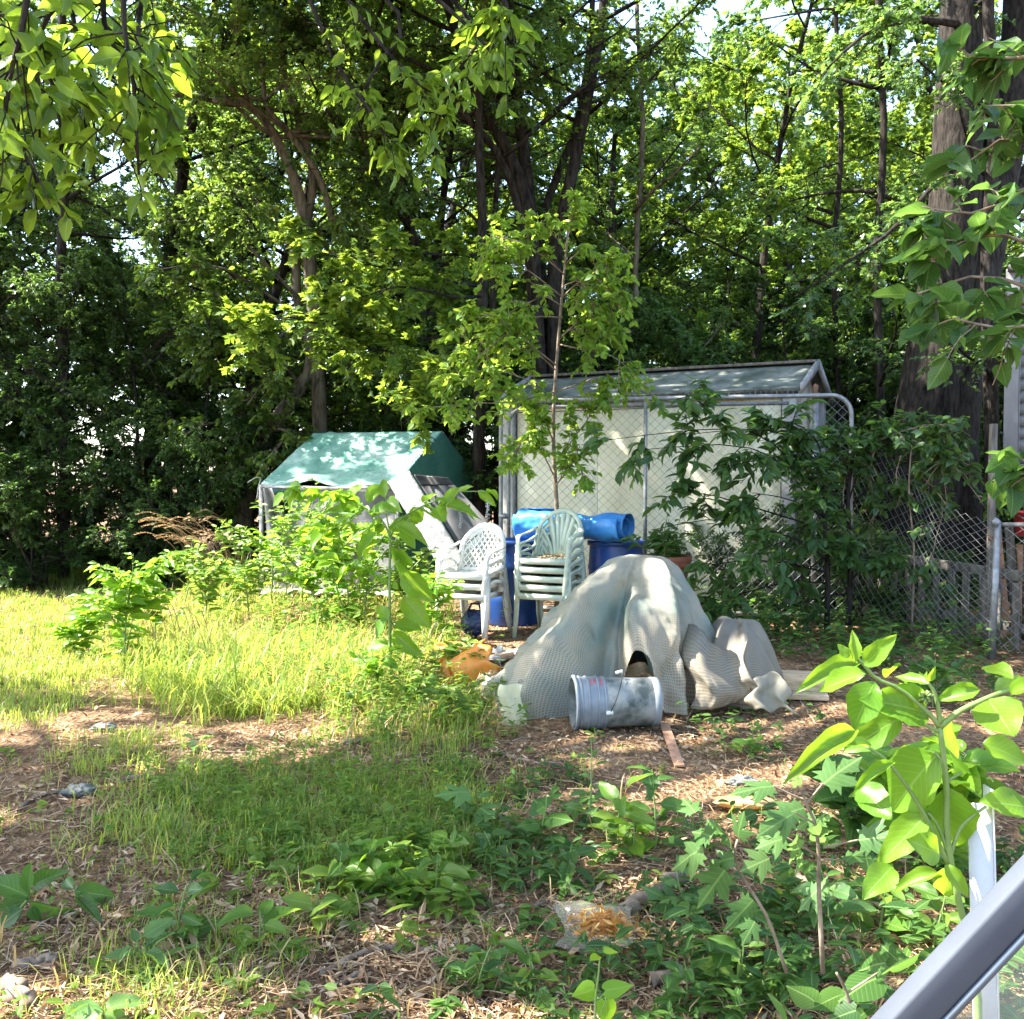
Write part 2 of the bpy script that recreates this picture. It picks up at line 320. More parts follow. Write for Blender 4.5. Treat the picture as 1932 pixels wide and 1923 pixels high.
M = dict(
 bark = surf_mat('bark', (.009,.008,.007), (.030,.025,.021), 9, .92, .9, 9, (2.2,2.2,.6), dist=.04, c3=(.048,.041,.035), spec=.1),
 bark_pale = surf_mat('bark_pale', (.035,.028,.021), (.11,.09,.068), 7, .9, .6, 8, (2,2,.5), dist=.02, c3=(.17,.145,.11), spec=.15),
 twig = surf_mat('twig', (.10,.07,.045), (.28,.21,.15), 14, .85, .4),
 stem = surf_mat('green_stem', (.10,.17,.04), (.17,.24,.07), 12, .5, .1),
 tarp_green = surf_mat('green_tarpaulin', (.10,.27,.21), (.21,.40,.33), 2.6, .34, .8, 9, c3=(.42,.57,.51), dist=.03, bscale=11, trans=.12, spec=.6),  # green lightened towards mint, the roof's sunlit sheen put into the colour
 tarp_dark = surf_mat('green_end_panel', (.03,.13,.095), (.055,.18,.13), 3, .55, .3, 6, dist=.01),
 grey_cloth = surf_mat('grey_cloth', (.075,.073,.07), (.145,.142,.138), 4, .8, .4, 7, c3=(.22,.215,.21), dist=.012, bscale=22),
 pale_cloth = surf_mat('pale_cloth', (.22,.215,.20), (.36,.355,.34), 14, .75, .8, 8, c3=(.48,.47,.46), dist=.02),
 grey_board = surf_mat('grey_board', (.10,.098,.096), (.17,.165,.16), 5, .8, .2),
 shed_wall = surf_mat('cream_panel', (.47,.44,.30), (.57,.545,.39), 1.3, .5, .06, 7, (1,1,.35), c3=(.62,.60,.46), dist=.004),
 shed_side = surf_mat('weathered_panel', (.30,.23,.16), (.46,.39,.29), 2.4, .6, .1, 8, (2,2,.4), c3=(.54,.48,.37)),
 shed_trim = surf_mat('grey_trim', (.22,.21,.2), (.36,.35,.34), 5, .55, .1),
 shed_roof = surf_mat('mossy_roof', (.045,.058,.044), (.11,.125,.105), 3.5, .7, .3, 8, c3=(.20,.205,.185), dist=.01),
 dark_metal = surf_mat('dark_slots', (.012,.012,.012), (.035,.035,.035), 8, .6, 0),
 galv = surf_mat('galvanised_steel', (.17,.175,.175), (.30,.30,.30), 14, .45, .08, metal=.5, dist=.002),
 wire = surf_mat('fence_wire', (.16,.17,.17), (.30,.31,.31), 20, .5, 0, metal=.4),
 rust = surf_mat('rusty_steel', (.10,.05,.03), (.24,.14,.09), 14, .85, .3),
 chair_white = surf_mat('white_plastic', (.42,.41,.34), (.56,.55,.48), 5, .42, .04, 6, c3=(.62,.61,.56), lo=.28, hi=.6),
 chair_green = surf_mat('pale_green_plastic', (.24,.29,.20), (.36,.41,.31), 5, .42, .04, 6, c3=(.43,.48,.38), lo=.28, hi=.6),
 blue = surf_mat('blue_plastic', (.010,.035,.15), (.022,.075,.27), 4, .35, .05),
 blue_bright = surf_mat('bright_blue_sheet', (.03,.17,.47), (.06,.27,.60), 4, .35, .4, 6, dist=.012, bscale=12, trans=.08),
 navy = surf_mat('navy_plastic', (.01,.018,.06), (.02,.04,.12), 6, .3, .25),
 terra = surf_mat('terracotta', (.18,.055,.028), (.28,.10,.05), 7, .75, .15),
 orange = surf_mat('orange_plastic', (.60,.19,.02), (.72,.28,.05), 9, .45, .08),
 soil = surf_mat('potting_soil', (.02,.015,.01), (.06,.04,.03), 30, .95, .8),
 bucket = surf_mat('grimy_grey_plastic', (.035,.045,.04), (.15,.16,.145), 6.5, .5, .08, 10, c3=(.25,.255,.235), lo=.36, hi=.60),
 bucket_clean = surf_mat('grey_plastic', (.15,.17,.185), (.23,.25,.265), 7, .42, .04),
 red_print = surf_mat('red_print', (.42,.05,.05), (.55,.10,.09), 30, .6, 0),
 wood_new = surf_mat('sawn_timber', (.30,.20,.11), (.46,.33,.20), 5, .75, .3, 8, (.7,6,6), c3=(.56,.42,.27), dist=.006),
 wood_grey = surf_mat('grey_weathered_wood', (.055,.047,.038), (.13,.115,.098), 7, .88, .4, 8, (3,3,.5), c3=(.19,.17,.145), dist=.006),
 stake = surf_mat('brown_lath', (.30,.15,.08), (.45,.25,.15), 9, .7, .2),
 siding = surf_mat('grey_siding', (.13,.13,.135), (.165,.165,.17), 3, .6, .04),
 trim_white = surf_mat('pale_trim', (.13,.13,.135), (.17,.17,.175), 5, .55, .05),
 white_metal = surf_mat('white_angle', (.42,.42,.42), (.52,.52,.53), 6, .4, .03),
 rail = surf_mat('slate_blue_rail', (.036,.044,.058), (.055,.064,.080), 4, .75, .12, dist=.003),
 rail_edge = surf_mat('pale_rail_edge', (.06,.08,.10), (.09,.115,.14), 6, .4, .03),
 bag = clear_mat('clear_plastic', (.34,.31,.24), .82, .14),
 pane = clear_mat('hazy_pane', (.22,.26,.25), .90, .1),
 amber = surf_mat('amber_scraps', (.20,.07,.012), (.40,.17,.03), 34, .6, .9, c3=(.50,.30,.09), trans=.25),
 red = surf_mat('red_plastic', (.45,.03,.04), (.6,.06,.06), 6, .4, .03),
 junk = surf_mat('junk_heap', (.035,.03,.026), (.15,.09,.055), 3.2, .8, .6, 6, c3=(.09,.20,.17), dist=.03, lo=.38, hi=.62),
 rag = surf_mat('dirty_rag', (.06,.07,.06), (.20,.20,.185), 18, .85, .9),
 block = surf_mat('dark_block', (.05,.047,.043), (.10,.095,.09), 9, .9, .3),
)

# ------------------------------------------------------------------ ground
def ground_material():
    m, nt, out = new_mat('mulch'); L = nt.links.new
    tc = nd(nt, 'ShaderNodeTexCoord')
    n1 = nd(nt, 'ShaderNodeTexNoise', Scale=26.0, Detail=10.0, Roughness=.7, Distortion=.6); L(tc.outputs['Object'], n1.inputs['Vector'])
    v = nd(nt, 'ShaderNodeTexVoronoi', Scale=42.0); v.inputs['Randomness'].default_value = 1.0
    mp = nd(nt, 'ShaderNodeMapping'); mp.inputs['Scale'].default_value = (1, .45, 1); mp.inputs['Rotation'].default_value = (0, 0, .5)
    L(tc.outputs['Object'], mp.inputs[0]); L(mp.outputs[0], v.inputs['Vector'])
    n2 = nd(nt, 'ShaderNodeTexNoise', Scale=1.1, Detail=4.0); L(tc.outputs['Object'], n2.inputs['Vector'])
    a = ramp(nt, [(.3, (.035,.022,.014)), (.46, (.13,.08,.048)), (.57, (.26,.175,.10)), (.72, (.46,.34,.215))], n1.outputs['Fac'])
    b = ramp(nt, [(0, (.05,.03,.019)), (.4, (.17,.105,.062)), (.75, (.34,.235,.14)), (1, (.50,.385,.25))], v.outputs['Color'])
    mx = nd(nt, 'ShaderNodeMix', data_type='RGBA'); mx.inputs[0].default_value = .5; L(a.outputs[0], mx.inputs[6]); L(b.outputs[0], mx.inputs[7])
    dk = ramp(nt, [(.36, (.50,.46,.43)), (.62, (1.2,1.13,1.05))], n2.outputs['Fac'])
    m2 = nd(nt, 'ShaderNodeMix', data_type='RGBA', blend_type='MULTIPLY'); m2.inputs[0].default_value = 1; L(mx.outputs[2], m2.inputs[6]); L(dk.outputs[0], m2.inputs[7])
    bs = nd(nt, 'ShaderNodeBsdfPrincipled', Roughness=.95); bs.inputs['Specular IOR Level'].default_value = .15
    L(m2.outputs[2], bs.inputs['Base Color'])
    bp = nd(nt, 'ShaderNodeBump', Strength=.9, Distance=.025)
    ad = nd(nt, 'ShaderNodeMath', operation='ADD'); L(n1.outputs['Fac'], ad.inputs[0]); L(v.outputs['Distance'], ad.inputs[1]); L(ad.outputs[0], bp.inputs['Height']); L(bp.outputs[0], bs.inputs['Normal'])
    L(bs.outputs[0], out.inputs[0]); return m
xs = np.concatenate([[-400,-150,-60,-30,-18], np.linspace(-12, 12, 280), [18,30,60,150,400]])
ys = np.concatenate([[-60,-20,-6], np.linspace(0, 18, 260), [21,26,34,50,90,200,500]])
X, Y = np.meshgrid(xs, ys, indexing='ij')
near = ((np.abs(X) <= 12) & (Y >= 0) & (Y <= 18)).astype(float)
Z = gz(X, Y)+near*(.012*fbm(X, Y, 3, 3, 9.0))
nu, nv = X.shape
i, j = np.meshgrid(np.arange(nu-1), np.arange(nv-1), indexing='ij'); i = i.ravel(); j = j.ravel()
mb = MB(); mb.add(np.stack([X, Y, Z], -1), np.stack([i*nv+j, (i+1)*nv+j, (i+1)*nv+j+1, i*nv+j+1], 1))
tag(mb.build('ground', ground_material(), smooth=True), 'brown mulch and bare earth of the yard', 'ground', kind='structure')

def in_poly(px, py, poly):
    ins = np.zeros(len(px), bool); n = len(poly); k = n-1
    for q in range(n):
        xi, yi = poly[q]; xj, yj = poly[k]
        c = ((yi > py) != (yj > py)) & (px < (xj-xi)*(py-yi)/(yj-yi+1e-9)+xi); ins ^= c; k = q
    return ins
def sample_px(rng, poly, n):
    poly = np.array(poly, float); lo, hi = poly.min(0), poly.max(0); out = np.zeros((0, 2))
    while len(out) < n:
        q = rng.uniform(lo, hi, (n*2, 2)); out = np.concatenate([out, q[in_poly(q[:, 0], q[:, 1], poly)]])
    out = out[:n]
    a = (out[:, 0]-966)/F; b = (961.5-out[:, 1])/F
    r = np.stack([a, cP+b*sP, -sP+b*cP], 1); t = -CAMZ/r[:, 2]
    x, y = r[:, 0]*t, r[:, 1]*t
    return np.stack([x, y, gz(x, y)], 1)

# litter: dead leaves and bark chips, and twigs too fine to count
rng = np.random.default_rng(5)
p = sample_px(rng, [(-120,1960),(-120,1230),(700,1180),(1500,1180),(2000,1180),(2000,1960)], 76000)
p = p[fbm(p[:, 0]*1.0, p[:, 1]*1.0, 88, 4, 2.6) > rng.uniform(-.75, .45, len(p))]
mb = MB()
sz = (.005+.021*rng.random(len(p))**3.0)*(1+.07*p[:, 1])
t_ = rng.normal(size=p.shape)*np.array([1, 1, .35]); u_ = np.array([0, 0, 1])+rng.normal(size=p.shape)*.55
leaves(mb, T_SIMPLE, p+np.stack([0*sz, 0*sz, .006+rng.uniform(0, .012, len(p))], 1), t_, u_, sz*2.0, rng.uniform(.12, .8, len(p)))
q = sample_px(rng, [(-120,1960),(-120,1250),(700,1230),(1700,1230),(2000,1400),(2000,1960)], 7500)
d = nrm(rng.normal(size=q.shape)*np.array([1, 1, .12])); Lq = rng.uniform(.03, .16, len(q))
P3 = np.stack([q, q+d*Lq[:, None]*.5+rng.normal(size=q.shape)*.006, q+d*Lq[:, None]], 1); P3[:, :, 2] = np.maximum(P3[:, :, 2], q[:, None, 2])+.010
tubes(mb, P3, rng.uniform(.0012, .0035, len(q)), .0012, 3)
tag(mb.build('leaf_litter', G['litter']), 'dead leaves, bark chips and fine twigs scattered over the earth', 'leaf litter', kind='stuff')

# grass
def blades(mb, rng, base, h, bend, w):
    N = len(base); az = rng.uniform(0, 2*PI, N); d = np.stack([np.cos(az), np.sin(az), 0*az], 1); s = np.stack([-np.sin(az), np.cos(az), 0*az], 1)
    L = []
    for k, f in ((0, 0), (1, .4), (2, .75)):
        c = base+d*(bend*h*f*f)[:, None]+np.array([0, 0, 1])*(h*(f-.35*bend*f*f))[:, None]
        ww = (w*(1-.35*f))[:, None]; L += [c-s*ww/2, c+s*ww/2]
    L.append(base+d*(bend*h)[:, None]+np.array([0, 0, 1])*(h*(1-.55*bend))[:, None])
    V = np.stack(L, 1).reshape(-1, 3); b = (np.arange(N)*7)[:, None]
    mb.add(V, [np.array([0,1,3,2])+b, np.array([2,3,5,4])+b, np.array([4,5,6])+b])
rng = np.random.default_rng(21)
mb = MB()
def grass_zone(poly, n, h0, h1, bend=.5, w=.006):
    # blades grow in tufts
    nt_ = max(n//14, 1); c = sample_px(rng, poly, nt_)+rng.normal(size=(nt_, 3))*np.array([.13, .17, 0]); b = np.repeat(c, 14, 0)+rng.normal(size=(nt_*14, 3))*np.array([.045, .06, 0])
    b[:, 2] = gz(b[:, 0], b[:, 1]); hh = np.repeat(rng.uniform(h0, h1, nt_), 14)*rng.uniform(.5, 1.1, nt_*14)
    blades(mb, rng, b, hh, rng.uniform(.1, 1.0, nt_*14)*bend*1.6, rng.uniform(.6, 1.4, nt_*14)*w)
grass_zone([(430,1085),(800,1120),(850,1220),(700,1345),(480,1330),(320,1260),(360,1150)], 13000, .07, .30, .75, .007)
grass_zone([(255,1300),(330,1230),(470,1240),(480,1345),(380,1352)], 2600, .28, .55, 1.0, .008)
grass_zone([(520,1240),(640,1230),(720,1330),(560,1345)], 1800, .2, .45, .9, .007)
grass_zone([(300,1150),(480,1120),(470,1230),(330,1240)], 900, .2, .42, .9, .006)
grass_zone([(-60,1105),(200,1085),(430,1085),(340,1240),(200,1275),(-60,1310)], 20000, .04, .16, .5, .006)
grass_zone([(-60,1035),(250,1035),(520,1070),(430,1100),(-60,1110)], 5000, .12, .36, .6, .008)
grass_zone([(-60,1290),(160,1280),(130,1340),(60,1370),(-60,1400)], 2600, .05, .14, .5, .005)
grass_zone([(190,1410),(290,1405),(280,1460),(200,1465)], 900, .05, .13, .6, .004)
grass_zone([(250,1480),(900,1440),(930,1580),(800,1640),(430,1650),(200,1600)], 7000, .05, .16, .7, .005)
grass_zone([(700,1290),(950,1310),(900,1400),(650,1400)], 2600, .06, .2, .6, .005)
grass_zone([(-60,1420),(1900,1420),(1900,1950),(-60,1950)], 2600, .03, .10, .7, .004)
grass_zone([(240,1780),(420,1790),(420,1920),(240,1920)], 900, .04, .14, .7, .004)
md = MB(); mg = mb; mb = md
def _z(poly, n, h0, h1, bend): 
    c = sample_px(rng, poly, n); blades(md, rng, c, rng.uniform(h0, h1, n), rng.uniform(.2, 1.0, n)*bend, rng.uniform(.004, .008, n))
_z([(430,1085),(800,1120),(850,1220),(700,1345),(480,1330),(320,1260),(360,1150)], 1100, .12, .5, 1.2)
_z([(-60,1105),(200,1085),(430,1085),(340,1240),(200,1275),(-60,1310)], 900, .05, .25, 1.2)
_z([(690,1290),(950,1310),(960,1390),(640,1400)], 350, .06, .26, 1.2)
_z([(-60,1420),(1900,1420),(1900,1950),(-60,1950)], 500, .04, .16, 1.3)
tag(md.build('dry_grass', G['straw']), 'dead straw coloured blades mixed through the green grass', 'dry grass', kind='stuff')
mb = mg
tag(mb.build('grass', G['grass']), 'rough green grass growing in tufts across the clearing', 'grass', kind='stuff')

# low leafy ground cover
def herbs(mb, rng, base, h0, h1, k, ls, T=T_OV, droop=.1, lean=.35, stems=None, wmul=1.0):
    base = base+rng.normal(size=base.shape)*np.array([.13, .17, 0]); N = len(base); h = rng.uniform(h0, h1, N)
    top = base+np.stack([rng.normal(size=N)*lean*h, rng.normal(size=N)*lean*h, h], 1)
    TW = np.stack([base*(1-s)+top*s for s in (0, .35, .7, 1)], 1)
    if stems is not None: tubes(stems, TW, .0035, .0015, 3)
    par = np.repeat(np.arange(N), k); t = rng.uniform(.15, 1, N*k); pos, tan = interp(TW, par, t)
    az = rng.uniform(0, 2*PI, N*k); tip = np.stack([np.cos(az), np.sin(az), rng.uniform(-.25-droop, .45, N*k)], 1)
    leaves(mb, T, pos, tip, np.array([0, 0, 1.])+rng.normal(size=pos.shape)*.3, np.repeat(ls*rng.uniform(.55, 1.5, N), k).reshape(N, k).T.ravel()[np.argsort(np.tile(np.arange(N), k), kind='stable')]*rng.uniform(.6, 1.2, N*k), rng.uniform(.6, 1.05, N*k)*wmul)
rng = np.random.default_rng(33)
mb = MB()
herbs(mb, rng, sample_px(rng, [(250,1500),(560,1430),(900,1450),(900,1610),(430,1650)], 520), .05, .17, 16, .034, wmul=.6)
herbs(mb, rng, sample_px(rng, [(690,1300),(950,1310),(960,1390),(640,1400)], 190), .06, .26, 13, .048, wmul=.75)
herbs(mb, rng, sample_px(rng, [(-40,1100),(430,1090),(340,1240),(-40,1300)], 160), .05, .14, 9, .05)
herbs(mb, rng, sample_px(rng, [(400,1075),(860,1090),(880,1220),(500,1220),(380,1150)], 300), .12, .48, 14, .068, wmul=.85)
herbs(mb, rng, sample_px(rng, [(480,1200),(880,1210),(860,1330),(560,1330)], 150), .12, .36, 13, .06, wmul=.8)
herbs(mb, rng, sample_px(rng, [(-40,1400),(1250,1400),(1250,1940),(-40,1940)], 190), .03, .10, 6, .04)
herbs(mb, rng, sample_px(rng, [(560,1590),(880,1600),(850,1720),(600,1720)], 60), .06, .16, 9, .075)
tag(mb.build('ground_cover', G['weed'], uv=True), 'small leafed weeds creeping over the sunlit ground', 'weeds', kind='stuff')
mb = MB()
herbs(mb, rng, sample_px(rng, [(880,1800),(1500,1780),(1500,1950),(800,1950)], 90), .04, .15, 9, .05, wmul=.8)
herbs(mb, rng, sample_px(rng, [(1230,1560),(1990,1640),(2010,1990),(1280,1960)], 170), .05, .26, 9, .062)
herbs(mb, rng, sample_px(rng, [(1550,1180),(1880,1180),(1880,1330),(1600,1330)], 90), .1, .35, 12, .07)
herbs(mb, rng, sample_px(rng, [(1290,1110),(1880,1120),(1880,1250),(1400,1265),(1380,1200)], 330), .12, .5, 14, .07)
herbs(mb, rng, sample_px(rng, [(1330,1330),(1480,1330),(1470,1420),(1340,1420)], 26), .06, .22, 9, .05)
herbs(mb, rng, sample_px(rng, [(900,1470),(1150,1490),(1100,1700),(860,1680)], 70), .05, .17, 8, .06)
tag(mb.build('shade_weeds', G['weed_dark'], uv=True), 'leafy weeds spreading in the shade at the lower right', 'weeds', kind='stuff')

# ------------------------------------------------------------------ trees of the wood
def walk(rng, p, d, L, m, wob, up=0.0):
    P = [np.array(p, float)]; d = nrm(d)
    for k in range(m-1):
        d = nrm(d+rng.normal(size=3)*wob+np.array([0, 0, up])); P.append(P[-1]+d*L/(m-1))
    return np.array(P)
def tree_data(seed, H, r0, clear, R, nl, ns, nt, nleaf, ls, T, stems=1, droop=.25, flat=.25):
    rng = np.random.default_rng(seed); wd = MB(); lf = MB(); limbs = []
    for s in range(stems):
        d = np.array([rng.normal()*.10*(1 if stems == 1 else 2.6), rng.normal()*.10*(1 if stems == 1 else 2.6), 1])
        tr = walk(rng, (rng.normal()*.05*(stems-1), rng.normal()*.05*(stems-1), -.15), d, H*rng.uniform(.85, 1), 9, .07, .05)
        tube(wd, tr, (r0/math.sqrt(stems), r0*.16/math.sqrt(stems)), 8)
        for k in range(nl//stems):
            f = clear+(1-clear)*(k+.5)/(nl//stems); x = f*8; i0 = min(int(x), 7); p = tr[i0]*(1-x+i0)+tr[i0+1]*(x-i0)
            az = k*2.399+rng.uniform(-.4, .4); g = (f-clear)/(1-clear)
            L = R*(math.sin(PI*(.18+.74*g))**.8)*rng.uniform(.7, 1.1)
            pl = walk(rng, p, (math.cos(az), math.sin(az), .15+.75*g), L, 6, .13, .03)
            tube(wd, pl, (r0*.28/math.sqrt(stems)*(1-.5*g), .008), 5); limbs.append(pl)
    limbs = np.array(limbs)
    LL = np.linalg.norm(limbs[:, -1]-limbs[:, 0], axis=1)
    sec = branch(rng, limbs, ns, .15, LL*.42, .12, .8, .7, .1); tubes(wd, sec, .012, .004, 4)
    SL = np.linalg.norm(sec[:, -1]-sec[:, 0], axis=1)
    tw = branch(rng, sec, nt, .1, np.maximum(SL*.55, .28), droop, .8, .6, flat); tubes(wd, tw, .0045, .002, 3)
    leaves_on(rng, lf, tw, nleaf, ls, T, droop=.35, tilt=.5)
    return wd, lf
PROTO = {}
def plant_tree(kind, name, label, group, loc, rz, s, bark='bark', cat='tree'):
    if kind not in PROTO:
        wd, lf = tree_data(*KINDS[kind][0], **KINDS[kind][1])
        t = thing(name, label, cat, loc, rz, group, s)
        wd.build('trunk', M[bark], t, smooth=True); lf.build('crown', G[KINDS[kind][2]], t)
        PROTO[kind] = t; return t
    r = dup(PROTO[kind], loc, rz, label, group, (s, s, s*RNG.uniform(.92, 1.1)))
    r.name = name; return r
#            seed  H    r0  clear R  nl ns nt nleaf ls
KINDS = {
 'tall':  ((101, 11.5, .15, .17, 3.2, 30, 9, 9, 34, .070, T_SIMPLE), {}, 'wood_a'),
 'tall2': ((102, 12.5, .16, .22, 3.0, 28, 9, 9, 32, .068, T_SIMPLE), {}, 'wood_b'),
 'mapl':  ((103, 10.5, .13, .20, 2.9, 26, 8, 8, 22, .088, T_MAPLE_S), {}, 'maple'),
 'airy':  ((104, 12.0, .11, .24, 2.5, 24, 7, 7, 18, .080, T_MAPLE_S), {}, 'maple'),
 'under': ((105, 5.2, .07, .10, 2.1, 24, 8, 8, 26, .066, T_SIMPLE), dict(stems=2), 'wood_b'),
 'bush':  ((106, 2.8, .05, .03, 1.5, 24, 6, 7, 18, .064, T_SIMPLE), dict(stems=4), 'dark'),
}
WL = 'tree among the trees of the wood behind the yard'; WG = 'trees of the wood behind the yard'
UL = 'low understorey tree at the edge of the wood'; UG = 'understorey trees at the edge of the wood'
BL = 'dark leafy bush growing beneath the trees of the wood'; BG = 'bushes beneath the trees of the wood'
rng = np.random.default_rng(77)
back = [('tall',-8.3,16.6,1.),('tall2',-6.3,17.4,1.05),('tall',-4.5,15.9,.98),('mapl',-2.3,17.6,1.05),('tall2',-.4,16.4,1.),('tall',1.6,18.3,1.0),
        ('airy',3.6,16.8,1.05),('airy',5.7,18.4,1.1),('airy',8.3,16.9,1.05),('tall',-10.8,18.5,1.15),('tall2',-8.0,21.5,1.2),('tall',-5.2,21.8,1.25),('tall',-2.2,22.6,1.25),
        ('tall2',.8,22.5,1.15),('mapl',4.0,22.8,1.0),('airy',7.2,22.6,1.1),('mapl',10.4,23.5,1.05),('tall',-13.5,22,1.3),('tall2',-10.5,26,1.4),('tall',-6.2,27,1.45),
        ('tall2',-1.8,28,1.35),('mapl',2.8,28,1.2),('airy',8.4,28,1.1),('mapl',13.,28,1.0),('tall',9.6,25.5,1.1),('tall2',5.6,26.,1.0),('tall2',6.4,20.2,.95),('tall',3.2,24.6,1.1),('tall2',9.4,19.6,.95),('tall',-12.8,17.2,1.05),('tall2',-15.5,19,1.2),('tall',12.6,20,1.0)]
for k, x, y, s in back:
    plant_tree(k, 'wood_tree', WL, WG, (x, y, float(gz(x, y))), rng.uniform(0, 6.28), s)
for x, y, s in [(-7.4,13.9,1.0),(-9.6,14.1,1.05),(-5.5,14.6,.95),(-1.1,15.0,.95),(.9,15.4,1.0),(2.6,15.4,.9),(4.6,15.6,.85),(7.4,14.6,.95),(9.4,15.5,1.),(-3.0,18.9,1.2),(2.4,20.5,1.2),(6.2,20.5,1.1),(-7.,19.6,1.3),(-11.5,15.3,1.2),(10.8,19.5,1.2),(8.2,21.5,1.3),(6.6,24,1.5),(9.8,23,1.5),(4.4,18.2,1.1),(7.9,17.6,1.05),(-13,16.5,1.3),(-12.2,19.5,1.5),(-10.2,20.5,1.6),(12.5,22,1.5),(1.0,23,1.6),(3.4,25,1.6)]:
    plant_tree('under', 'understorey_tree', UL, UG, (x, y, float(gz(x, y))), rng.uniform(0, 6.28), s)
for x, y, s in [(-8.3,13.2,1.),(-6.6,13.4,.8),(-5.0,13.6,.75),(-7.2,15.3,1.2),(-4.2,15.0,1.),(-9.8,14.2,1.2),(-.6,14.3,.8),(.2,14.6,.9),(-2.,15.3,1.),(5.0,14.4,.8),(6.8,13.6,.9),(7.8,15.8,1.1),(8.9,13.8,1.1),(-6,17.5,1.4),(-2,19.,1.4),(2,17.,1.3),(5.2,17.6,1.3),(9.6,18.5,1.4),(-10.5,16.8,1.4),(0,20.5,1.5),(-4.5,20.5,1.5),(4.3,21.,1.5),(7.6,20,1.5)]:
    plant_tree('bush', 'woodland_bush', BL, BG, (x, y, float(gz(x, y))), rng.uniform(0, 6.28), s, cat='bush')
# the trees out of the picture on the left whose shade darkens the edge of the wood
for x, y, s in [(-12.9,16.6,1.0),(-15.,17.2,1.1)]:
    plant_tree('tall2', 'wood_tree', WL, WG, (x, y, 0.), rng.uniform(0, 6.28), s)

# ---- trees that stand out, built along the stems seen in the photograph
def pix(pts): return np.array([at(*p) for p in pts])
def smooth_path(P, m=12):
    P = np.asarray(P, float); t = np.linspace(0, len(P)-1, m); out = []
    for x in t:
        i = min(int(x), len(P)-2); f = x-i
        p0 = P[max(i-1, 0)]; p1 = P[i]; p2 = P[i+1]; p3 = P[min(i+2, len(P)-1)]
        out.append(.5*((2*p1)+(-p0+p2)*f+(2*p0-5*p1+4*p2-p3)*f*f+(-p0+3*p1-3*p2+p3)*f**3))
    return np.array(out)
def custom_tree(name, label, cat, loc, stems, boughs, bark, leafmat, T, ls, seed, ns=7, nt=5, nleaf=10, L2=.7, L3=.35, droop=.25, n=10, group=None, tilt=.5, flat=.15, wood='trunk', leafname='crown', uv=False, ldroop=.35, twr=.004):
    """stems: (points, r0, r1); boughs: points of leafy branches (also drawn)"""
    rng = np.random.default_rng(seed); loc = np.asarray(loc, float); wd = MB(); lf = MB()
    for P, r0, r1 in stems: tube(wd, smooth_path(P, 14)-loc, (r0, r1), n)
    B = []
    for P, r0, r1 in boughs:
        Q = smooth_path(P, 8)-loc; B.append(Q)
        if r0: tube(wd, Q, (r0, r1), 6)
    B = np.array(B)
    sec = branch(rng, B, ns, .12, L2, droop*.6, .75, .75, flat); tubes(wd, sec, twr*1.8, twr*.9, 4)
    tw = branch(rng, np.concatenate([sec, B[:, 3::1][:, [0, 1, 2, 3, 4]]]) if False else sec, nt, .1, L3, droop, .75, .7, flat); tubes(wd, tw, twr, twr*.5, 3)
    leaves_on(rng, lf, tw, nleaf, ls, T, droop=ldroop, tilt=tilt)
    leaves_on(rng, lf, sec, max(nleaf//2, 2), ls, T, droop=ldroop, tilt=tilt)
    t = thing(name, label, cat, loc, 0, group)
    wd.build(wood, M[bark], t, smooth=True); lf.build(leafname, G[leafmat], t, uv=uv); return t
def rb(rng, p, dirs, L, m=6, wob=.12, up=.02): return [(walk(rng, p, d, L*rng.uniform(.75, 1.15), m, wob, up), .035, .008) for d in dirs]
rng = np.random.default_rng(8)
# big double trunked tree on the right
b = np.array([5.5, 12.6, 0.])
s1 = pix([(1748,1130,12.6),(1740,900,12.6),(1745,790,12.6),(1770,640,12.6),(1800,420,12.6),(1808,200,12.6),(1812,60,12.6),(1808,-160,12.7),(1800,-420,12.9)])
s2 = pix([(1790,1130,12.7),(1785,900,12.7),(1792,790,12.7),(1822,600,12.7),(1862,420,12.75),(1898,250,12.8),(1922,80,12.9),(1925,-200,13.1)])
s3 = pix([(1800,420,12.8),(1822,260,12.9),(1834,60,12.95),(1842,-250,13.1)])
s4 = pix([(1850,430,12.8),(1905,390,12.9),(1960,300,13.1),(2050,180,13.4)])
bo = []
for P, az in ((s1, 2.6), (s1, 3.6), (s2, .6), (s2, -.6), (s3, 1.6), (s3, 4.4), (s1, 4.9)):
    for k in range(2):
        bo += rb(rng, P[-1-k], [(math.cos(az+k*.7), math.sin(az+k*.7), .5)], 3.6)
bo += [(pix([(1805,45,12.4),(1730,38,11.9),(1640,60,11.6),(1560,130,11.2)]), .05, .01), (pix([(1800,300,12.4),(1700,420,11.9),(1590,500,11.6),(1500,560,11.4)]), .035, .01)]
tw_tree = custom_tree('big_tree', 'big old tree with two thick fused grey trunks beside the house', 'tree', b,
    [(s1, [.60,.50,.46,.41,.38,.35,.33,.31,.30,.29,.28,.26,.24,.2], 0), (s2, [.60,.48,.44,.40,.37,.34,.33,.32,.30,.28,.26,.24,.2,.16], 0), (s3, .24, .12), (s4, .22, .1)] if False else
    [(s1, .46, .19), (s2, .44, .17), (s3, .2, .1), (s4, .2, .1)], bo, 'bark', 'wood_b', T_MAPLE_S, .09, 201, 8, 6, 16, 1.1, .5, n=16)
# root flare at the foot of the big tree
mb = MB()
for a in np.arange(0, 6.2, .9):
    c = np.array([.05, 0, 0]); dd = np.array([math.cos(a), math.sin(a), 0])
    tube(mb, [c+dd*.25+[0, 0, 2.0], c+dd*.38+[0, 0, 1.0], c+dd*.52+[0, 0, .35], c+dd*.95+[0, 0, -.05]], [.24, .26, .26, .14], 10)
mb.build('root_flare', M['bark'], tw_tree, smooth=True)

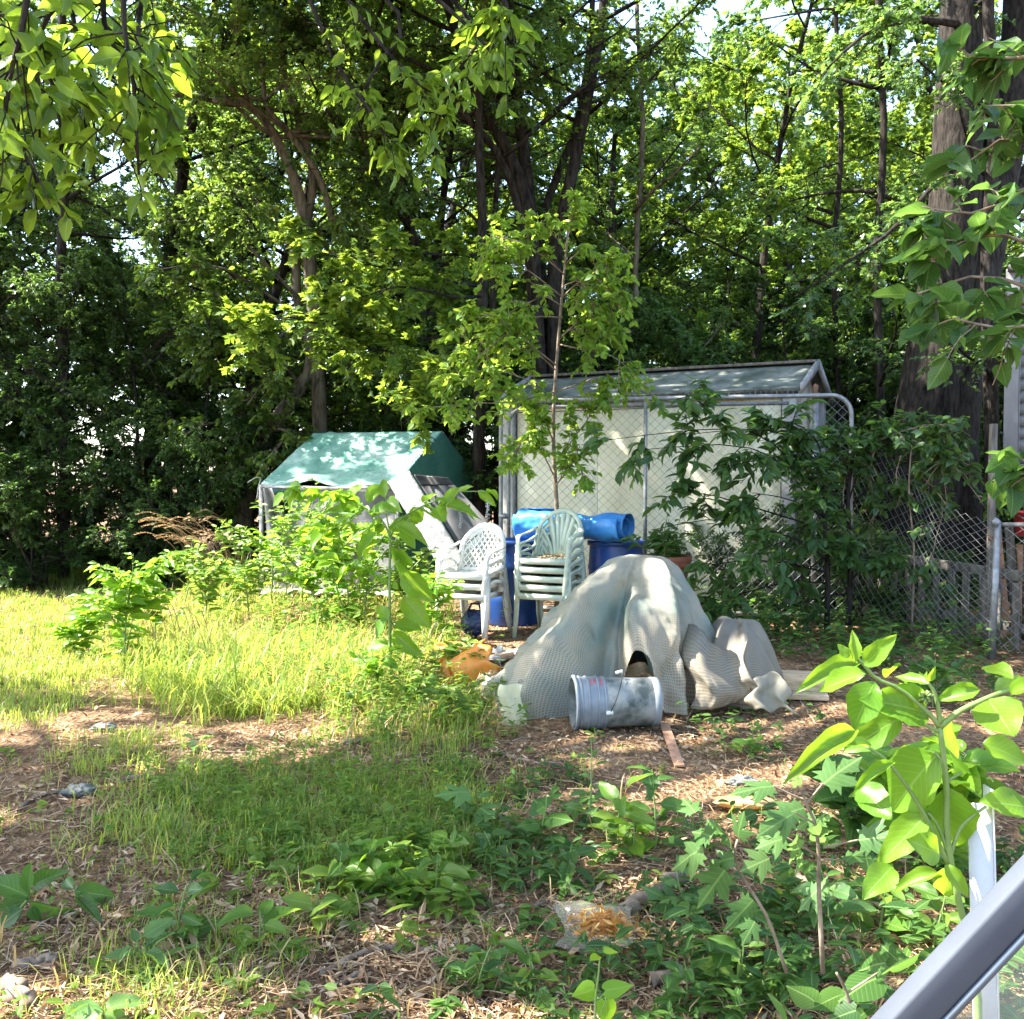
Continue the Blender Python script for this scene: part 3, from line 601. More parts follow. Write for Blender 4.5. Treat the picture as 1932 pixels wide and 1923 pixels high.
# many stemmed tree in the middle
b = np.array([.55, 14.6, 0.])
ms = [pix([(1035,1010,14.6),(1012,600,14.5),(1000,420,14.4),(965,300,14.4),(905,190,14.4),(860,60,14.3),(820,-80,14.3)]),
      pix([(1040,1010,14.6),(1008,560,14.6),(1000,400,14.6),(985,260,14.7),(968,120,14.7),(955,-80,14.8)]),
      pix([(1045,1010,14.6),(1045,520,14.5),(1062,410,14.4),(1085,300,14.4),(1108,190,14.4),(1135,40,14.4),(1150,-120,14.5)]),
      pix([(1040,1010,14.7),(1022,520,14.7),(1022,420,14.8),(1052,330,14.9),(1090,230,15.),(1115,60,15.1),(1120,-100,15.2)]),
      pix([(1035,1010,14.5),(1015,560,14.3),(985,420,14.1),(945,300,13.9),(880,220,13.8),(840,170,13.7)])]
bo = []
for P in ms:
    for k in (-1, -2, -3):
        a = rng.uniform(0, 6.28); bo += rb(rng, P[k], [(math.cos(a), math.sin(a), .45), (math.cos(a+2.5), math.sin(a+2.5), .3)], 2.6)
custom_tree('multi_stem_tree', 'brown tree with many stems fanning out in the middle of the wood', 'tree', b,
    [(ms[0], .12, .07), (ms[1], .13, .07), (ms[2], .12, .06), (ms[3], .08, .04), (ms[4], .07, .04)], bo, 'bark', 'wood_a', T_SIMPLE, .075, 202, 8, 6, 18, .95, .42, n=10)

# leaning tree left of the middle
b = np.array([-2.9, 14.8, 0.])
l1 = pix([(610,1050,14.8),(600,700,14.7),(582,480,14.6),(562,360,14.5),(520,260,14.4),(470,200,14.2),(400,190,14.0)])
l2 = pix([(575,440,14.6),(590,330,14.6),(560,220,14.7),(535,120,14.8),(560,-60,15.)])
l3 = pix([(628,420,14.5),(600,330,14.5),(545,250,14.4),(500,190,14.3),(495,60,14.2)])
bo = []
for P in (l1, l2, l3):
    for k in (-1, -2, -3):
        a = rng.uniform(0, 6.28); bo += rb(rng, P[k], [(math.cos(a), math.sin(a), .3), (math.cos(a+2.5), math.sin(a+2.5), .15)], 1.9)
custom_tree('leaning_tree', 'grey tree leaning to the left with crooked bare lower branches above the tent', 'tree', b,
    [(l1, .13, .04), (l2, .07, .03), (l3, .06, .03)], bo, 'bark_pale', 'wood_a', T_SIMPLE, .075, 203, 8, 6, 15, .9, .42, n=9)

# leafy tree to the left of the tent, branches hanging to head height
b = gp(458, 1075); b[1] = 14.7; b[0] = (458-966)*14.7/F
t1 = pix([(x_,y_,z_+1.3) for x_,y_,z_ in [(458,1110,13.4),(460,960,13.4),(480,860,13.4),(545,760,13.4),(590,680,13.4),(560,560,13.5),(560,420,13.5)]])
bo = [(pix(q), .03, .008) for q in [[(x_,y_,z_+1.3) for x_,y_,z_ in l_] for l_ in [
  [(500,830,13.4),(440,800,12.9),(390,800,12.5),(350,820,12.3)], [(500,820,13.4),(470,860,12.9),(430,900,12.6),(400,930,12.5)],
  [(540,760,13.4),(480,690,13.),(420,660,12.7),(385,680,12.5)], [(560,720,13.4),(470,600,13.0),(380,540,12.7),(320,520,12.5)],
  [(570,600,13.4),(480,540,13.0),(400,500,12.6),(290,510,12.3)], [(560,560,13.4),(450,450,13.1),(350,410,12.8),(280,430,12.5)],
  [(545,760,13.4),(520,720,12.9),(500,720,12.6),(470,760,12.4)], [(560,500,13.5),(520,420,13.1),(470,370,12.8),(400,360,12.6)],
  [(580,680,13.4),(610,640,13.),(640,640,12.7),(660,690,12.5)], [(560,480,13.5),(620,420,13.2),(660,400,13.),(700,440,12.8)],
  [(500,830,13.4),(520,810,12.8),(540,820,12.5),(500,880,12.4)], [(560,600,13.5),(520,640,13.),(450,640,12.6),(410,600,12.4)]]]]
custom_tree('tent_side_tree', 'leafy tree with a pale slanting trunk standing left of the green tent', 'tree', b,
    [(t1, .17, .06)], bo, 'bark_pale', 'wood_a', T_OV, .085, 204, 9, 6, 12, .65, .34, n=10, droop=.4)

# maple whose bright boughs hang over the tent
b = np.array([-.45, 13.6, 0.]); b[0] = (905-966)*13.6/F
t1 = pix([(905,1060,13.6),(903,900,13.6),(905,700,13.6),(912,500,13.6),(905,300,13.7),(900,60,13.8)])
bo = [(pix(q), .025, .007) for q in [
  [(905,540,13.4),(800,520,12.3),(700,500,11.4),(580,470,10.8)], [(905,600,13.4),(780,590,12.2),(640,590,11.3),(450,610,10.7)],
  [(905,620,13.4),(800,640,12.0),(680,620,11.2),(520,600,10.8)], [(905,660,13.4),(820,680,12.2),(720,660,11.4),(620,660,10.9)],
  [(905,480,13.4),(820,480,12.4),(740,470,11.6),(650,500,11.)], [(905,560,13.4),(850,560,12.2),(760,540,11.2),(690,560,10.7)],
  [(905,640,13.4),(880,650,12.1),(850,700,11.2),(800,750,10.6)], [(905,590,13.4),(900,610,12.),(870,640,11.),(840,690,10.4)]]]
custom_tree('maple_tree', 'maple with slender dark trunk whose bright boughs hang above the green tent', 'tree', b,
    [(t1, .10, .05)], bo, 'bark', 'maple', T_MAPLE, .115, 205, 10, 5, 9, .6, .3, n=9, droop=.3, tilt=.35)
for i_, (px_, Y_, w_, lab) in enumerate([(935,14.4,.05,'thin dark trunk of a young tree rising just right of the green tent'), (1205,15.5,.05,'slim straight pale tree rising behind the left part of the shed roof'),
                              (1660,14.2,.07,'dark straight tree rising behind the right end of the shed roof'), (1580,15.6,.055,'slender dark tree to the right of the shed ridge, in thin foliage'),
                              (120,14.4,.09,'dark upright trunk in the deep shade at the left edge of the wood'), (1868,11.9,.10,'vine clad brown trunk standing between the big tree and the house')]):
    P = pix([(px_,1090,Y_),(px_+3,800,Y_),(px_-6,500,Y_),(px_+8,250,Y_),(px_-4,0,Y_),(px_+6,-200,Y_)])
    bo = []
    for k in range(8):
        a = rng.uniform(0, 6.28); bo += rb(rng, P[1+k % 5]+(P[2]-P[1])*rng.uniform(0, .6), [(math.cos(a), math.sin(a), .3)], 1.7)
    custom_tree('slender_tree', lab, 'tree', np.array([P[0][0], Y_, 0.]), [(P, w_, w_*.6)], bo, 'bark_pale' if i_ == 1 else 'bark', 'wood_b', T_SIMPLE, .075, 230+i_, 6, 5, 13, .6, .35, n=8)

# ---- overhanging tree: its trunk stands out of the picture at the left, its unseen crown is shaped to cast wanted shade
def shade_zone(px, py, x, y):
    """shade wanted at each place on the ground; the crown is shaped from it"""
    d = np.full(px.shape, .44)
    d = np.where(y < 3.3, .66, d)
    d = np.where((py < 1290) & (px < 960), .02, d)
    d = np.where((py < 1262) & (py > 1000) & (px < 330) & (px > 180) & False, .5, d)
    d = np.where((py >= 1265) & (py < 1420) & (px < 330), .60, d)
    d = np.where((py >= 1290) & (py < 1440) & (px >= 330) & (px < 1010), .14, d)
    d = np.where((py >= 1425) & (py < 1600) & (px >= 380) & (px < 1000), .86, d)
    d = np.where((py >= 1425) & (py < 1570) & (px < 240), .80, d)
    d = np.where((py >= 1600) & (py < 1720) & (px >= 60) & (px < 900), .30, d)
    d = np.where((py >= 1745) & (px >= 380) & (px < 1300), .86, d)
    d = np.where((py >= 1440) & (py < 1740) & (px >= 1000) & (px < 1280), .72, d)
    d = np.where((py >= 1330) & (py < 1540) & (px >= 1280) & (px < 1620), .34, d)
    d = np.where((py >= 1330) & (px >= 1620), .78, d)
    d = np.where((py >= 1540) & (px >= 1280) & (px < 1620), .70, d)
    d = np.where((x > 3.9) & (y > 2.8) & (y < 7), .84, d)
    d = np.where((x > 1.0) & (x < 2.3) & (y > 1.7) & (y < 3.1), .26, d)
    d = np.where((py < 1330) & (px >= 960) & (px < 1130), .30, d)
    d = np.where((py < 1330) & (px >= 1130) & (px < 1330), .72, d)
    d = np.where((py < 1330) & (px >= 1330), 1.2, d)
    d = np.where((x > .35) & (y > 9.6), .22, d)
    d = np.where((x > .9) & (y > 11.6), .95, d)
    d = np.where((x > 2.7) & (y > 9.9), 1.0, d)
    d = np.where((x > 1.9) & (y > 8.6), 1.3, d)
    d = np.where((x > 1.6) & (x < 3.9) & (y > 9.2) & (y < 10.2), -.2, d)
    d = np.where((x < .35) & (y > 9.0), -.2, d)
    d = np.where((py < 1290) & (px < 940), -.2, d)
    # sun flecks and patches of shade wanted on the ground
    for cx, cy, rx, ry in ((100,1500,190,60),(620,1545,270,66),(900,1570,160,65),(1100,1700,150,42),(800,1850,300,62),(1250,1450,60,30),(200,1710,120,30),(400,1905,200,40),(1500,1850,200,60),(1300,1800,150,50),(120,1335,140,12)):
        d = np.where(((px-cx)/rx)**2+((py-cy)/ry)**2 < 1, 1.6, d)
    for cx, cy, rx, ry in ((700,1392,330,44),(330,1580,120,50),(420,1680,170,50),(700,1665,150,52),(100,1385,110,20),(250,1300,130,25),(150,1620,110,40),(1400,1400,130,56),(1350,1500,120,34),(1180,1640,70,28),(1000,1735,60,22),(1650,1700,160,66),(1460,1560,80,50),(1120,1900,70,44),(330,1835,60,30),(60,1845,90,28),(500,1795,70,34),(700,1770,60,30),(1160,1560,70,40),(930,1320,90,40),(1180,1395,60,24),(560,1890,60,30)):
        d = np.where(((px-cx)/(1.2*rx))**2+((py-cy)/(1.2*ry))**2 < 1, -.3, d)
    return d
rng = np.random.default_rng(404)
gx, gy = np.meshgrid(np.arange(-5.2, 7.6, .30), np.arange(1.4, 14.2, .30), indexing='ij')
gx = gx.ravel()+rng.uniform(-.1, .1, gx.size); gy = gy.ravel()+rng.uniform(-.1, .1, gy.size)
ppx, ppy = proj(gx, gy, 0*gx)
den = shade_zone(ppx, ppy, gx, gy)
noi = .5+.75*fbm(gx*1.0+.2*gy, gy*1.6, 55, 3, 1.05)
keep = noi < den
thick = keep & (den > .9)
zc = rng.uniform(7.2, 8.6, gx.size)+np.clip(gy-10.5, 0, 3)*.55
C = np.stack([gx, gy, 0*gx], 1)+SUN[None]*(zc/SUN[2])[:, None]; C = np.concatenate([C[keep], C[keep]+rng.normal(size=(keep.sum(), 3))*.13, C[thick]+rng.normal(size=(thick.sum(), 3))*.14])  # unseen clumps set along the sun ray so their shadows fall as chosen
base = np.array([-7.2, 3.4, 0.])
wd = MB(); lf = MB()
tr = np.array([[-7.2,3.4,-.2],[-7.1,3.4,2],[-6.9,3.3,4],[-6.7,3.2,5.6],[-6.4,3.2,7.2]])
tube(wd, tr-base, (.30, .16), 12)
order = rng.permutation(len(C))
for k in order[:26]:
    e = C[k]; p0 = tr[3]*.5+tr[2]*.5+(tr[4]-tr[3])*rng.uniform(0, .8)
    tube(wd, smooth_path([p0, p0*.6+e*.4+[0, 0, .6], p0*.25+e*.75+[0, 0, .3], e], 8)-base, (.09, .012), 6)
TWc = np.stack([np.repeat(C, 3, 0)+rng.normal(size=(len(C)*3, 3))*.10 for _ in range(1)], 0)[0]
dirs = nrm(rng.normal(size=TWc.shape)*np.array([1, 1, .3])); Lc = rng.uniform(.10, .20, len(TWc))[:, None]
TW = np.stack([TWc+dirs*Lc*s-np.array([0, 0, .1])*s*s for s in (-.5, 0, .5, 1)], 1)
tubes(wd, TW-base, .004, .002, 3)
leaves_on(rng, lf, TW-base, 12, .115, T_OV, droop=.3, tilt=.45)
# hanging branches at the top left of the view, close to the camera
hb = [(pix(q), .011, .004) for q in [
  [(170,-60,2.9),(85,40,3.0),(72,120,3.05),(75,260,3.05)], [(195,-60,3.1),(200,60,3.15),(255,150,3.2),(232,270,3.2)],
  [(232,-60,3.0),(235,60,3.),(250,140,3.0),(262,330,3.05)], [(-60,130,2.9),(10,200,2.9),(40,280,2.9),(90,380,2.95)],
  [(-60,-20,3.2),(40,60,3.2),(100,160,3.3),(120,300,3.3)], [(120,-60,3.5),(150,100,3.5),(160,220,3.5),(180,340,3.5)],
  [(-60,60,3.4),(0,120,3.4),(40,200,3.4),(20,300,3.4)], [(280,-60,3.6),(260,60,3.5),(280,170,3.4),(300,260,3.4)], [(60,-60,2.7),(40,60,2.7),(20,140,2.7),(5,260,2.7)]]]
Bq = np.array([smooth_path(P, 8) for P, _, _ in hb])
for Q in Bq: tube(wd, Q-base, (.010, .004), 6)
for Q in Bq[:4]: tube(wd, smooth_path([np.array([-6.6,3.25,6.0]), np.array([-4.2,3.2,5.2]), Q[0]+[-.6,.05,.7], Q[0]], 10)-base, (.07, .010), 6)
tw = branch(rng, Bq, 16, .10, .24, .30, 1.0, .4, -.05); tubes(wd, tw-base, .0035, .002, 4)
lb = MB()
for bt in (0, 1, 3):
    sel = tw[bt::3] if bt < 3 else tw[::4]
    leaves_on(rng, lb, sel-base, 6 if bt < 3 else 3, .080, BIGS[bt], droop=.4, tilt=.7, wid=.52)
# leafy ends hanging at the top, left of the middle
hb2 = [smooth_path(pix(q), 8) for q in [
  [(600,-80,5.4),(700,60,5.3),(780,150,5.2),(835,190,5.2)], [(560,-60,5.2),(640,130,5.2),(700,210,5.1),(740,280,5.1)],
  [(720,-80,5.0),(850,20,5.0),(920,90,5.),(985,160,5.)], [(780,-80,5.2),(900,60,5.2),(860,140,5.1),(820,250,5.1)], [(640,-80,5.6),(760,40,5.5),(700,140,5.4),(660,250,5.4)], [(900,-80,4.9),(960,20,4.9),(940,70,4.9),(890,150,4.9)]]]
Bq2 = np.array(hb2)
for Q in Bq2:
    tube(wd, Q-base, (.014, .005), 6); tube(wd, smooth_path([np.array([-6.5,3.25,6.6]), np.array([-3.6,4.4,6.4]), Q[0]+[-.3,.02,.6], Q[0]], 10)-base, (.06, .013), 6)
tw = branch(rng, Bq2[[0,1,3,5]], 15, .2, .28, .4, .9, .6, -.1); tubes(wd, tw-base, .0035, .002, 4)
leaves_on(rng, lb, tw-base, 7, .085, BIGS[0], droop=.5, tilt=.6, wid=.5)
tag_t = thing('overhanging_tree', 'broad leaved tree whose backlit branches hang into the upper left of the view, with an unseen crown shaped for shade', 'tree', base)
wd.build('trunk', M['bark'], tag_t, smooth=True); lf.build('crown', G['wood_a'], tag_t); lb.build('hanging_foliage', G['glossy'], tag_t, smooth=True, uv=True)

# ---- branches with broad leaves hanging at the top right
b = np.array([3.4, 2.6, 0.])
wd = MB(); lb = MB()
tube(wd, np.array([[3.4,2.6,-.2],[3.35,2.65,1.5],[3.2,2.8,3],[3.1,2.9,4.4],[3.0,3.0,6.]])-b, (.10, .06), 10)
rq = [smooth_path(pix(q), 8) for q in [
  [(2120,60,3.4),(1990,100,3.4),(1900,110,3.4),(1830,105,3.4)], [(2120,250,3.5),(1980,330,3.5),(1850,400,3.5),(1740,390,3.5)],
  [(2120,420,3.4),(2000,470,3.4),(1860,440,3.4),(1760,490,3.4)], [(2120,560,3.2),(2010,590,3.2),(1900,620,3.2),(1800,600,3.2)],
  [(2120,600,3.4),(1990,560,3.4),(1850,520,3.4),(1720,560,3.4)], [(2120,320,3.7),(2000,300,3.7),(1900,260,3.7),(1800,330,3.7)], [(2120,160,3.6),(2020,200,3.6),(1930,200,3.6),(1850,200,3.6)],
  [(2120,640,3.6),(2000,640,3.6),(1900,560,3.6),(1720,630,3.6)], [(2120,930,3.6),(2030,910,3.6),(1960,890,3.6),(1905,900,3.6)]]]
RQ = np.array(rq)
for Q in RQ: tube(wd, Q-b, (.010, .003), 6); tube(wd, smooth_path([np.array([3.3,2.7,2.2]), (np.array([3.2,2.8,2.8])+Q[0])/2+[.1,0,.15], Q[0]], 6)-b, (.03, .010), 6)
tw = branch(rng, RQ, 8, .3, .17, .25, .9, .6, .05); tubes(wd, tw-b, .003, .002, 4)
for bt in (0, 1): leaves_on(rng, lb, tw[bt::2]-b, 5, .105, BIGS[bt], droop=.25, tilt=.4, wid=.6)
t = thing('drooping_tree', 'young tree with broad oval leaves drooping in from the right edge of the view', 'tree', b)
wd.build('trunk', M['twig'], t, smooth=True); lb.build('crown', G['weed_dark'], t, smooth=True, uv=True)

# ------------------------------------------------------------------ storage shed
t = thing('shed', 'cream panelled garden shed with mossy grey roof behind the chain link gate', 'shed', (3.14, 10.9, 0))
O = np.array([3.14, 10.9, 0.]); u = np.array([-.891, .454, 0]); d = np.array([.454, .891, 0]); Ls, Ds = 3.55, 1.9
zb, ze, zr = .12, 2.52, 2.87
def SP(a, b, z): return u*a+d*b+np.array([0, 0, z])
mb = MB()
def panel(mb, P, th=.03):
    P = np.array(P, float); n = nrm(np.cross(P[1]-P[0], P[-1]-P[0])); m = len(P); V = np.concatenate([P, P-n*th])
    mb.add(V, [np.arange(m), np.arange(m)[::-1]+m]+[np.array([i, i+m, (i+1) % m+m, (i+1) % m]) for i in range(m)]); return mb
npan = 3
for k in range(npan):
    a0 = .10+(Ls-.2)*k/npan; a1 = .10+(Ls-.2)*(k+1)/npan-.003
    panel(mb, [SP(a1, 0, zb), SP(a0, 0, zb), SP(a0, 0, ze-.16), SP(a1, 0, ze-.16)])
panel(mb, [SP(Ls-.1, 0, ze-.15), SP(.1, 0, ze-.15), SP(.1, 0, ze), SP(Ls-.1, 0, ze)])
panel(mb, [SP(0, Ds, zb), SP(Ls, Ds, zb), SP(Ls, Ds, ze), SP(0, Ds, ze)])
mb.build('front_wall', M['shed_wall'], t, bevel=.004)
mb = MB()
for k in range(3):
    b0 = .08+(Ds-.16)*k/3; b1 = .08+(Ds-.16)*(k+1)/3-.008
    f = lambda b: ze+(zr-ze)*(1-abs(b-Ds/2)/(Ds/2))-.03
    pts = [SP(0, b0, zb), SP(0, b1, zb), SP(0, b1, f(b1))]+([SP(0, Ds/2, f(Ds/2))] if b0 < Ds/2 < b1 else [])+[SP(0, b0, f(b0))]
    panel(mb, pts)
mb2 = MB(); panel(mb2, [SP(Ls, Ds, zb), SP(Ls, 0, zb), SP(Ls, 0, ze), SP(Ls, Ds/2, zr-.03), SP(Ls, Ds, ze)])
mb.build('side_wall', M['shed_side'], t); mb2.build('side_wall', M['shed_side'], t)
for a, b in ((0, 0), (Ls, 0), (0, Ds)):
    mb = MB(); beam(mb, SP(a, b, zb-.02), SP(a, b, ze-.01), .15, .15, d); mb.build('corner_trim', M['shed_trim'], t, bevel=.006)
ov = .12
rf = MB()
def slope(side):
    y0 = -.10 if side == 0 else Ds+.10
    def fn(a, b):
        A = -ov+(Ls+2*ov)*a; B = y0+(Ds/2-y0)*b; z = ze+.02+(zr-ze)*(1-np.abs(B-Ds/2)/(Ds/2))+.012*fbm(A*2, B*2, 9)
        return A[..., None]*u+B[..., None]*d+z[..., None]*np.array([0, 0, 1])
    return fn
grid(rf, slope(0), 40, 12); grid(rf, slope(1), 40, 12); roof = rf.build('roof', M['shed_roof'], t, solid=.03)
mb = MB(); beam(mb, SP(-ov-.02, Ds/2, zr+.06), SP(Ls+ov+.02, Ds/2, zr+.06), .16, .035); mb.build('ridge_cap', M['wood_grey'], roof, bevel=.005)
for y0 in (-.11, Ds+.11):
    for xx in (-ov-.025, Ls+ov+.025):
        mb = MB(); beam(mb, SP(xx, y0, ze), SP(xx, Ds/2, zr+.035), .035, .10); mb.build('barge_board', M['shed_trim'], t)
mb = MB(); beam(mb, SP(-ov+.02, -.085, ze-.045), SP(Ls+ov-.02, -.085, ze-.045), .02, .085); eave = mb.build('vented_eave', M['dark_metal'], t)
mb = MB()
for k in range(62):
    a = -.05+(Ls+.1)*k/61; beam(mb, SP(a, -.099, ze-.085), SP(a, -.099, ze-.005), .007, .012, u)
beam(mb, SP(-ov+.02, -.101, ze-.09), SP(Ls+ov-.02, -.101, ze-.09), .012, .012); beam(mb, SP(-ov+.02, -.101, ze-.0), SP(Ls+ov-.02, -.101, ze-.0), .012, .014)
mb.build('eave_slats', M['wood_grey'], eave)
for a in (.15, 1.3, 2.4, 3.4):
    for b in (.15, Ds-.15): mb = MB(); box(mb, SP(a, b, .04), (.35, .2, .16), np.stack([u, d, [0, 0, 1]], 1)); mb.build('base_block', M['block'], t)
mb = MB(); tube(mb, [SP(-.05, .55, 1.75), SP(-.10, .55, 1.78), SP(-.12, .55, 1.9)], .03, 8); box(mb, SP(-.03, .55, 1.8), (.05, .1, .14)); mb.build('wall_hook', M['rust'], t)

# ------------------------------------------------------------------ chain link gate leaning in front of the shed
def link_mesh(mb, P, na, nb, w, sub=1):
    """diamond mesh on a patch P(a,b), a in 0..na cells, b in 0..nb cells"""
    for sgn in (1, -1):
        for c in range(-nb if sgn > 0 else 0, na if sgn > 0 else na+nb):
            c = c+.5; b0 = max(0., -c if sgn > 0 else c-na); b1 = min(float(nb), na-c if sgn > 0 else c)
            if b1 <= b0: continue
            m = max(2, int((b1-b0)*sub)+1); bb = np.linspace(b0, b1, m); aa = c+sgn*bb
            pts = [P(a/na, b/nb) for a, b in zip(aa, bb)]
            tube(mb, pts, w, 3, cap=False)
gL = np.array([(945-966)*10.6/F, 10.6, 0]); gR = np.array([(1605-966)*9.8/F, 9.8, 0]); zt = 2.36; gu = nrm(gR-gL); gl = np.linalg.norm(gR-gL)
def gate(name, label, o, length, zt, rr, brace, lean=0.0, cells=30):
    t = thing(name, label, 'gate', o); gn = np.array([gu[1], -gu[0], 0])
    def GP(a, z): return gu*a+np.array([0, 0, z])-gn*lean*(z/zt)
    fr = MB(); R = .20; zb_ = .10
    arc = lambda ca, cz, t0: [GP(ca+R*math.cos(x), cz+R*math.sin(x)) for x in np.linspace(t0, t0+PI/2, 7)]
    path = [GP(0, zb_)]+[GP(0, zt*.5)]+[GP(R-R*math.cos(x), zt-R+R*math.sin(x)) for x in np.linspace(0, PI/2, 8)]+[GP(length/2, zt)]+[GP(length-R+R*math.sin(x), zt-R+R*math.cos(x)) for x in np.linspace(0, PI/2, 8)]+[GP(length, zt*.5), GP(length, zb_)]
    tube(fr, path, rr, 10); tube(fr, [GP(0, zb_), GP(length, zb_)], rr, 10)
    fr.build('frame', M['galv'], t, smooth=True)
    for a in brace:
        mb = MB(); tube(mb, [GP(a, zb_), GP(a, zt)], rr*.85, 10); mb.build('brace', M['galv'], t, smooth=True)
    mb = MB(); link_mesh(mb, lambda a, b: GP(.04+a*(length-.08), zb_+.03+b*(zt-zb_-.06)), int(length/.1), int(zt/.1), .0022); mb.build('wire_mesh', M['wire'], t)
    for z in (.5, 1.1, 1.75): mb = MB(); tube(mb, [GP(-.02, z), GP(.08, z)], rr*1.25, 8); mb.build('clamp', M['galv'], t)
    return t
gate('chain_link_gate', 'wide galvanised chain link gate with rounded corners in front of the shed', gL, gl, zt, .024, (1.58,), lean=.0)
t = thing('spare_gate', 'second galvanised gate frame leaning close behind the left end of the wide gate', 'gate', gL+np.array([.085, .13, 0]))
mb = MB(); R = .2
tube(mb, [np.array([0,0,.1]), np.array([0,0,1.2])]+[gu*(R-R*math.cos(x))+np.array([0,0,2.3-R+R*math.sin(x)]) for x in np.linspace(0, PI/2, 8)]+[gu*1.2+[0,0,2.3], gu*3.0+[0,0,2.3]], .022, 10)
mb.build('frame', M['galv'], t, smooth=True)
# posts beside the gate
b = np.array([(1537-966)*9.95/F, 9.95, 0]); t = thing('gate_post', 'rusty capped steel post rising through the right part of the wide gate', 'post', b)
mb = MB(); tube(mb, [[0,0,-.1],[0,0,2.36]], .032, 12); mb.build('shaft', M['galv'], t, smooth=True)
mb = MB(); lathe(mb, [(0,.13),(.02,.12),(.032,.09),(.02,.05),(.038,.03),(.04,-.03),(.034,-.05)], 14, Matrix.Translation((0,0,2.36))); mb.build('cap', M['rust'], t, smooth=True)
for px_, Y_, tp, mt, nm, lab in ((1492,9.7,1045,'dark_metal','leaning_stake','dark thin stake leaning against the shed corner behind the shrub'),):
    t = thing('garden_stake', lab, 'stake', at(px_+30,1150,Y_)*[1,1,0])
    p0 = at(px_,850,Y_); o = at(px_+30,1150,Y_)*[1,1,0]
    mb = MB(); tube(mb, [[0,0,0], (p0-o)*.55, (p0-o)*.93], .018, 8); mb.build('shaft', M['dark_metal'], t, smooth=True)
    mb = MB(); tube(mb, [(p0-o)*.93, p0-o], (.026,.018), 8); mb.build('handle', M['wood_grey'], t, smooth=True)

# ------------------------------------------------------------------ fence on the right
def fence_patch(p0, p1, z0, z1, sag):
    p0 = np.array(p0, float); p1 = np.array(p1, float)
    def P(a, b):
        p = p0+(p1-p0)*a; z = .06+(z0+(z1-z0)*a-sag*math.sin(PI*a)-.06)*b
        return np.array([p[0]+.05*math.sin(5*a)*b, p[1]+.06*math.sin(9*a+2*b), z])
    return P
fp0, fp1 = (3.36, 9.55), (4.06, 8.1)
t = thing('chain_link_fence', 'sagging chain link fence overgrown with vines beside the big tree', 'fence', (fp0[0], fp0[1], 0))
off = np.array([fp0[0], fp0[1], 0])
mb = MB(); Pf = fence_patch(fp0, (4.06, 8.1), 2.05, 1.15, .16); link_mesh(mb, lambda a, b: Pf(a, b)-off, 17, 17, .0024, 1); mb.build('wire_mesh', M['galv'], t)
Pf2 = fence_patch((4.06, 8.1), (5.3, 6.6), 1.15, 1.2, .05)
mb = MB(); link_mesh(mb, lambda a, b: Pf2(a, b)-off, 18, 11, .0024, 1); mb.build('wire_mesh', M['galv'], t)
mb = MB(); tube(mb, [np.array([4.05,8.1,-.1])-off, np.array([4.09,8.1,1.14])-off], .03, 12); tube(mb, [np.array([4.05,8.1,1.12])-off, np.array([4.09,8.1,1.16])-off], .038, 12); mb.build('post', M['galv'], t, smooth=True)
mb = MB(); tube(mb, [np.array([4.09,8.13,1.12])-off, np.array([5.3,6.6,1.2])-off], .02, 8); mb.build('top_rail', M['galv'], t, smooth=True)
t = thing('wooden_post', 'tall thin grey wooden post standing just behind the steel fence post', 'post', (4.12, 8.28, 0))
mb = MB(); beam(mb, (0,0,-.1), (.02,.02,1.98), .06, .05, (1,0,0)); mb.build('shaft', M['wood_grey'], t, bevel=.005)
mb = MB(); box(mb, (.0,-.03,1.0), (.07,.01,.05)); mb.build('staple', M['rust'], t)
# picket fence
pa, pb = np.array([3.75, 10.35, .0]), np.array([4.62, 8.25, 0.])
t = thing('picket_fence', 'low weathered picket fence leaning behind the chain link fence', 'fence', pa)
def PK(a, z): return (pb-pa)*a+np.array([0, 0, z])
mb = MB(); beam(mb, PK(-.02, .72), PK(1.45, .60), .045, .09); mb.build('rail', M['wood_grey'], t, bevel=.004)
mb = MB(); beam(mb, PK(-.02, .22), PK(1.45, .16), .045, .08); mb.build('rail', M['wood_grey'], t, bevel=.004)
for k in range(19):
    a = k/18*1.42; mb = MB(); n_ = np.array([-.92, -.38, 0])*.04; tl = RNG.normal()*.03
    w_ = .075
    beam(mb, PK(a+tl*.4, -.02)+n_, PK(a, .62+RNG.uniform(-.05,.05))+n_, w_, .018, np.array([.92,.38,0])); mb.build('picket', M['wood_grey'], t, bevel=.003)
# stack of old planks and red tub near the house
b = gp(1835, 1090); b = np.array([5.05, 9.35, 0])
t = thing('old_planks', 'old brown planks standing upright below the corner of the house', 'planks', b)
for k in range(5):
    mb = MB(); x0 = -.24+k*.09; beam(mb, (x0, RNG.uniform(-.05,.05), -.02), (x0+.03*k-.05, .1, 1.0+RNG.uniform(-.15,.2)), .08, .025, (0,1,0)); mb.build('plank', M['wood_grey'] if k % 2 else M['stake'], t, bevel=.003)
t = thing('red_tub', 'small red plastic tub on the ledge under the house', 'tub', (4.63, 8.62, 1.0))
mb = MB(); lathe(mb, [(0,0),(.10,0),(.13,.2),(.145,.2),(.145,.22),(.122,.22),(.095,.02),(0,.02)], 24); mb.build('body', M['red'], t, smooth=True)
mb = MB(); tube(mb, [[-.13,0,.2],[-.1,-.09,.16],[0,-.15,.12],[.1,-.09,.16],[.13,0,.2]], .006, 6); mb.build('handle', M['galv'], t)

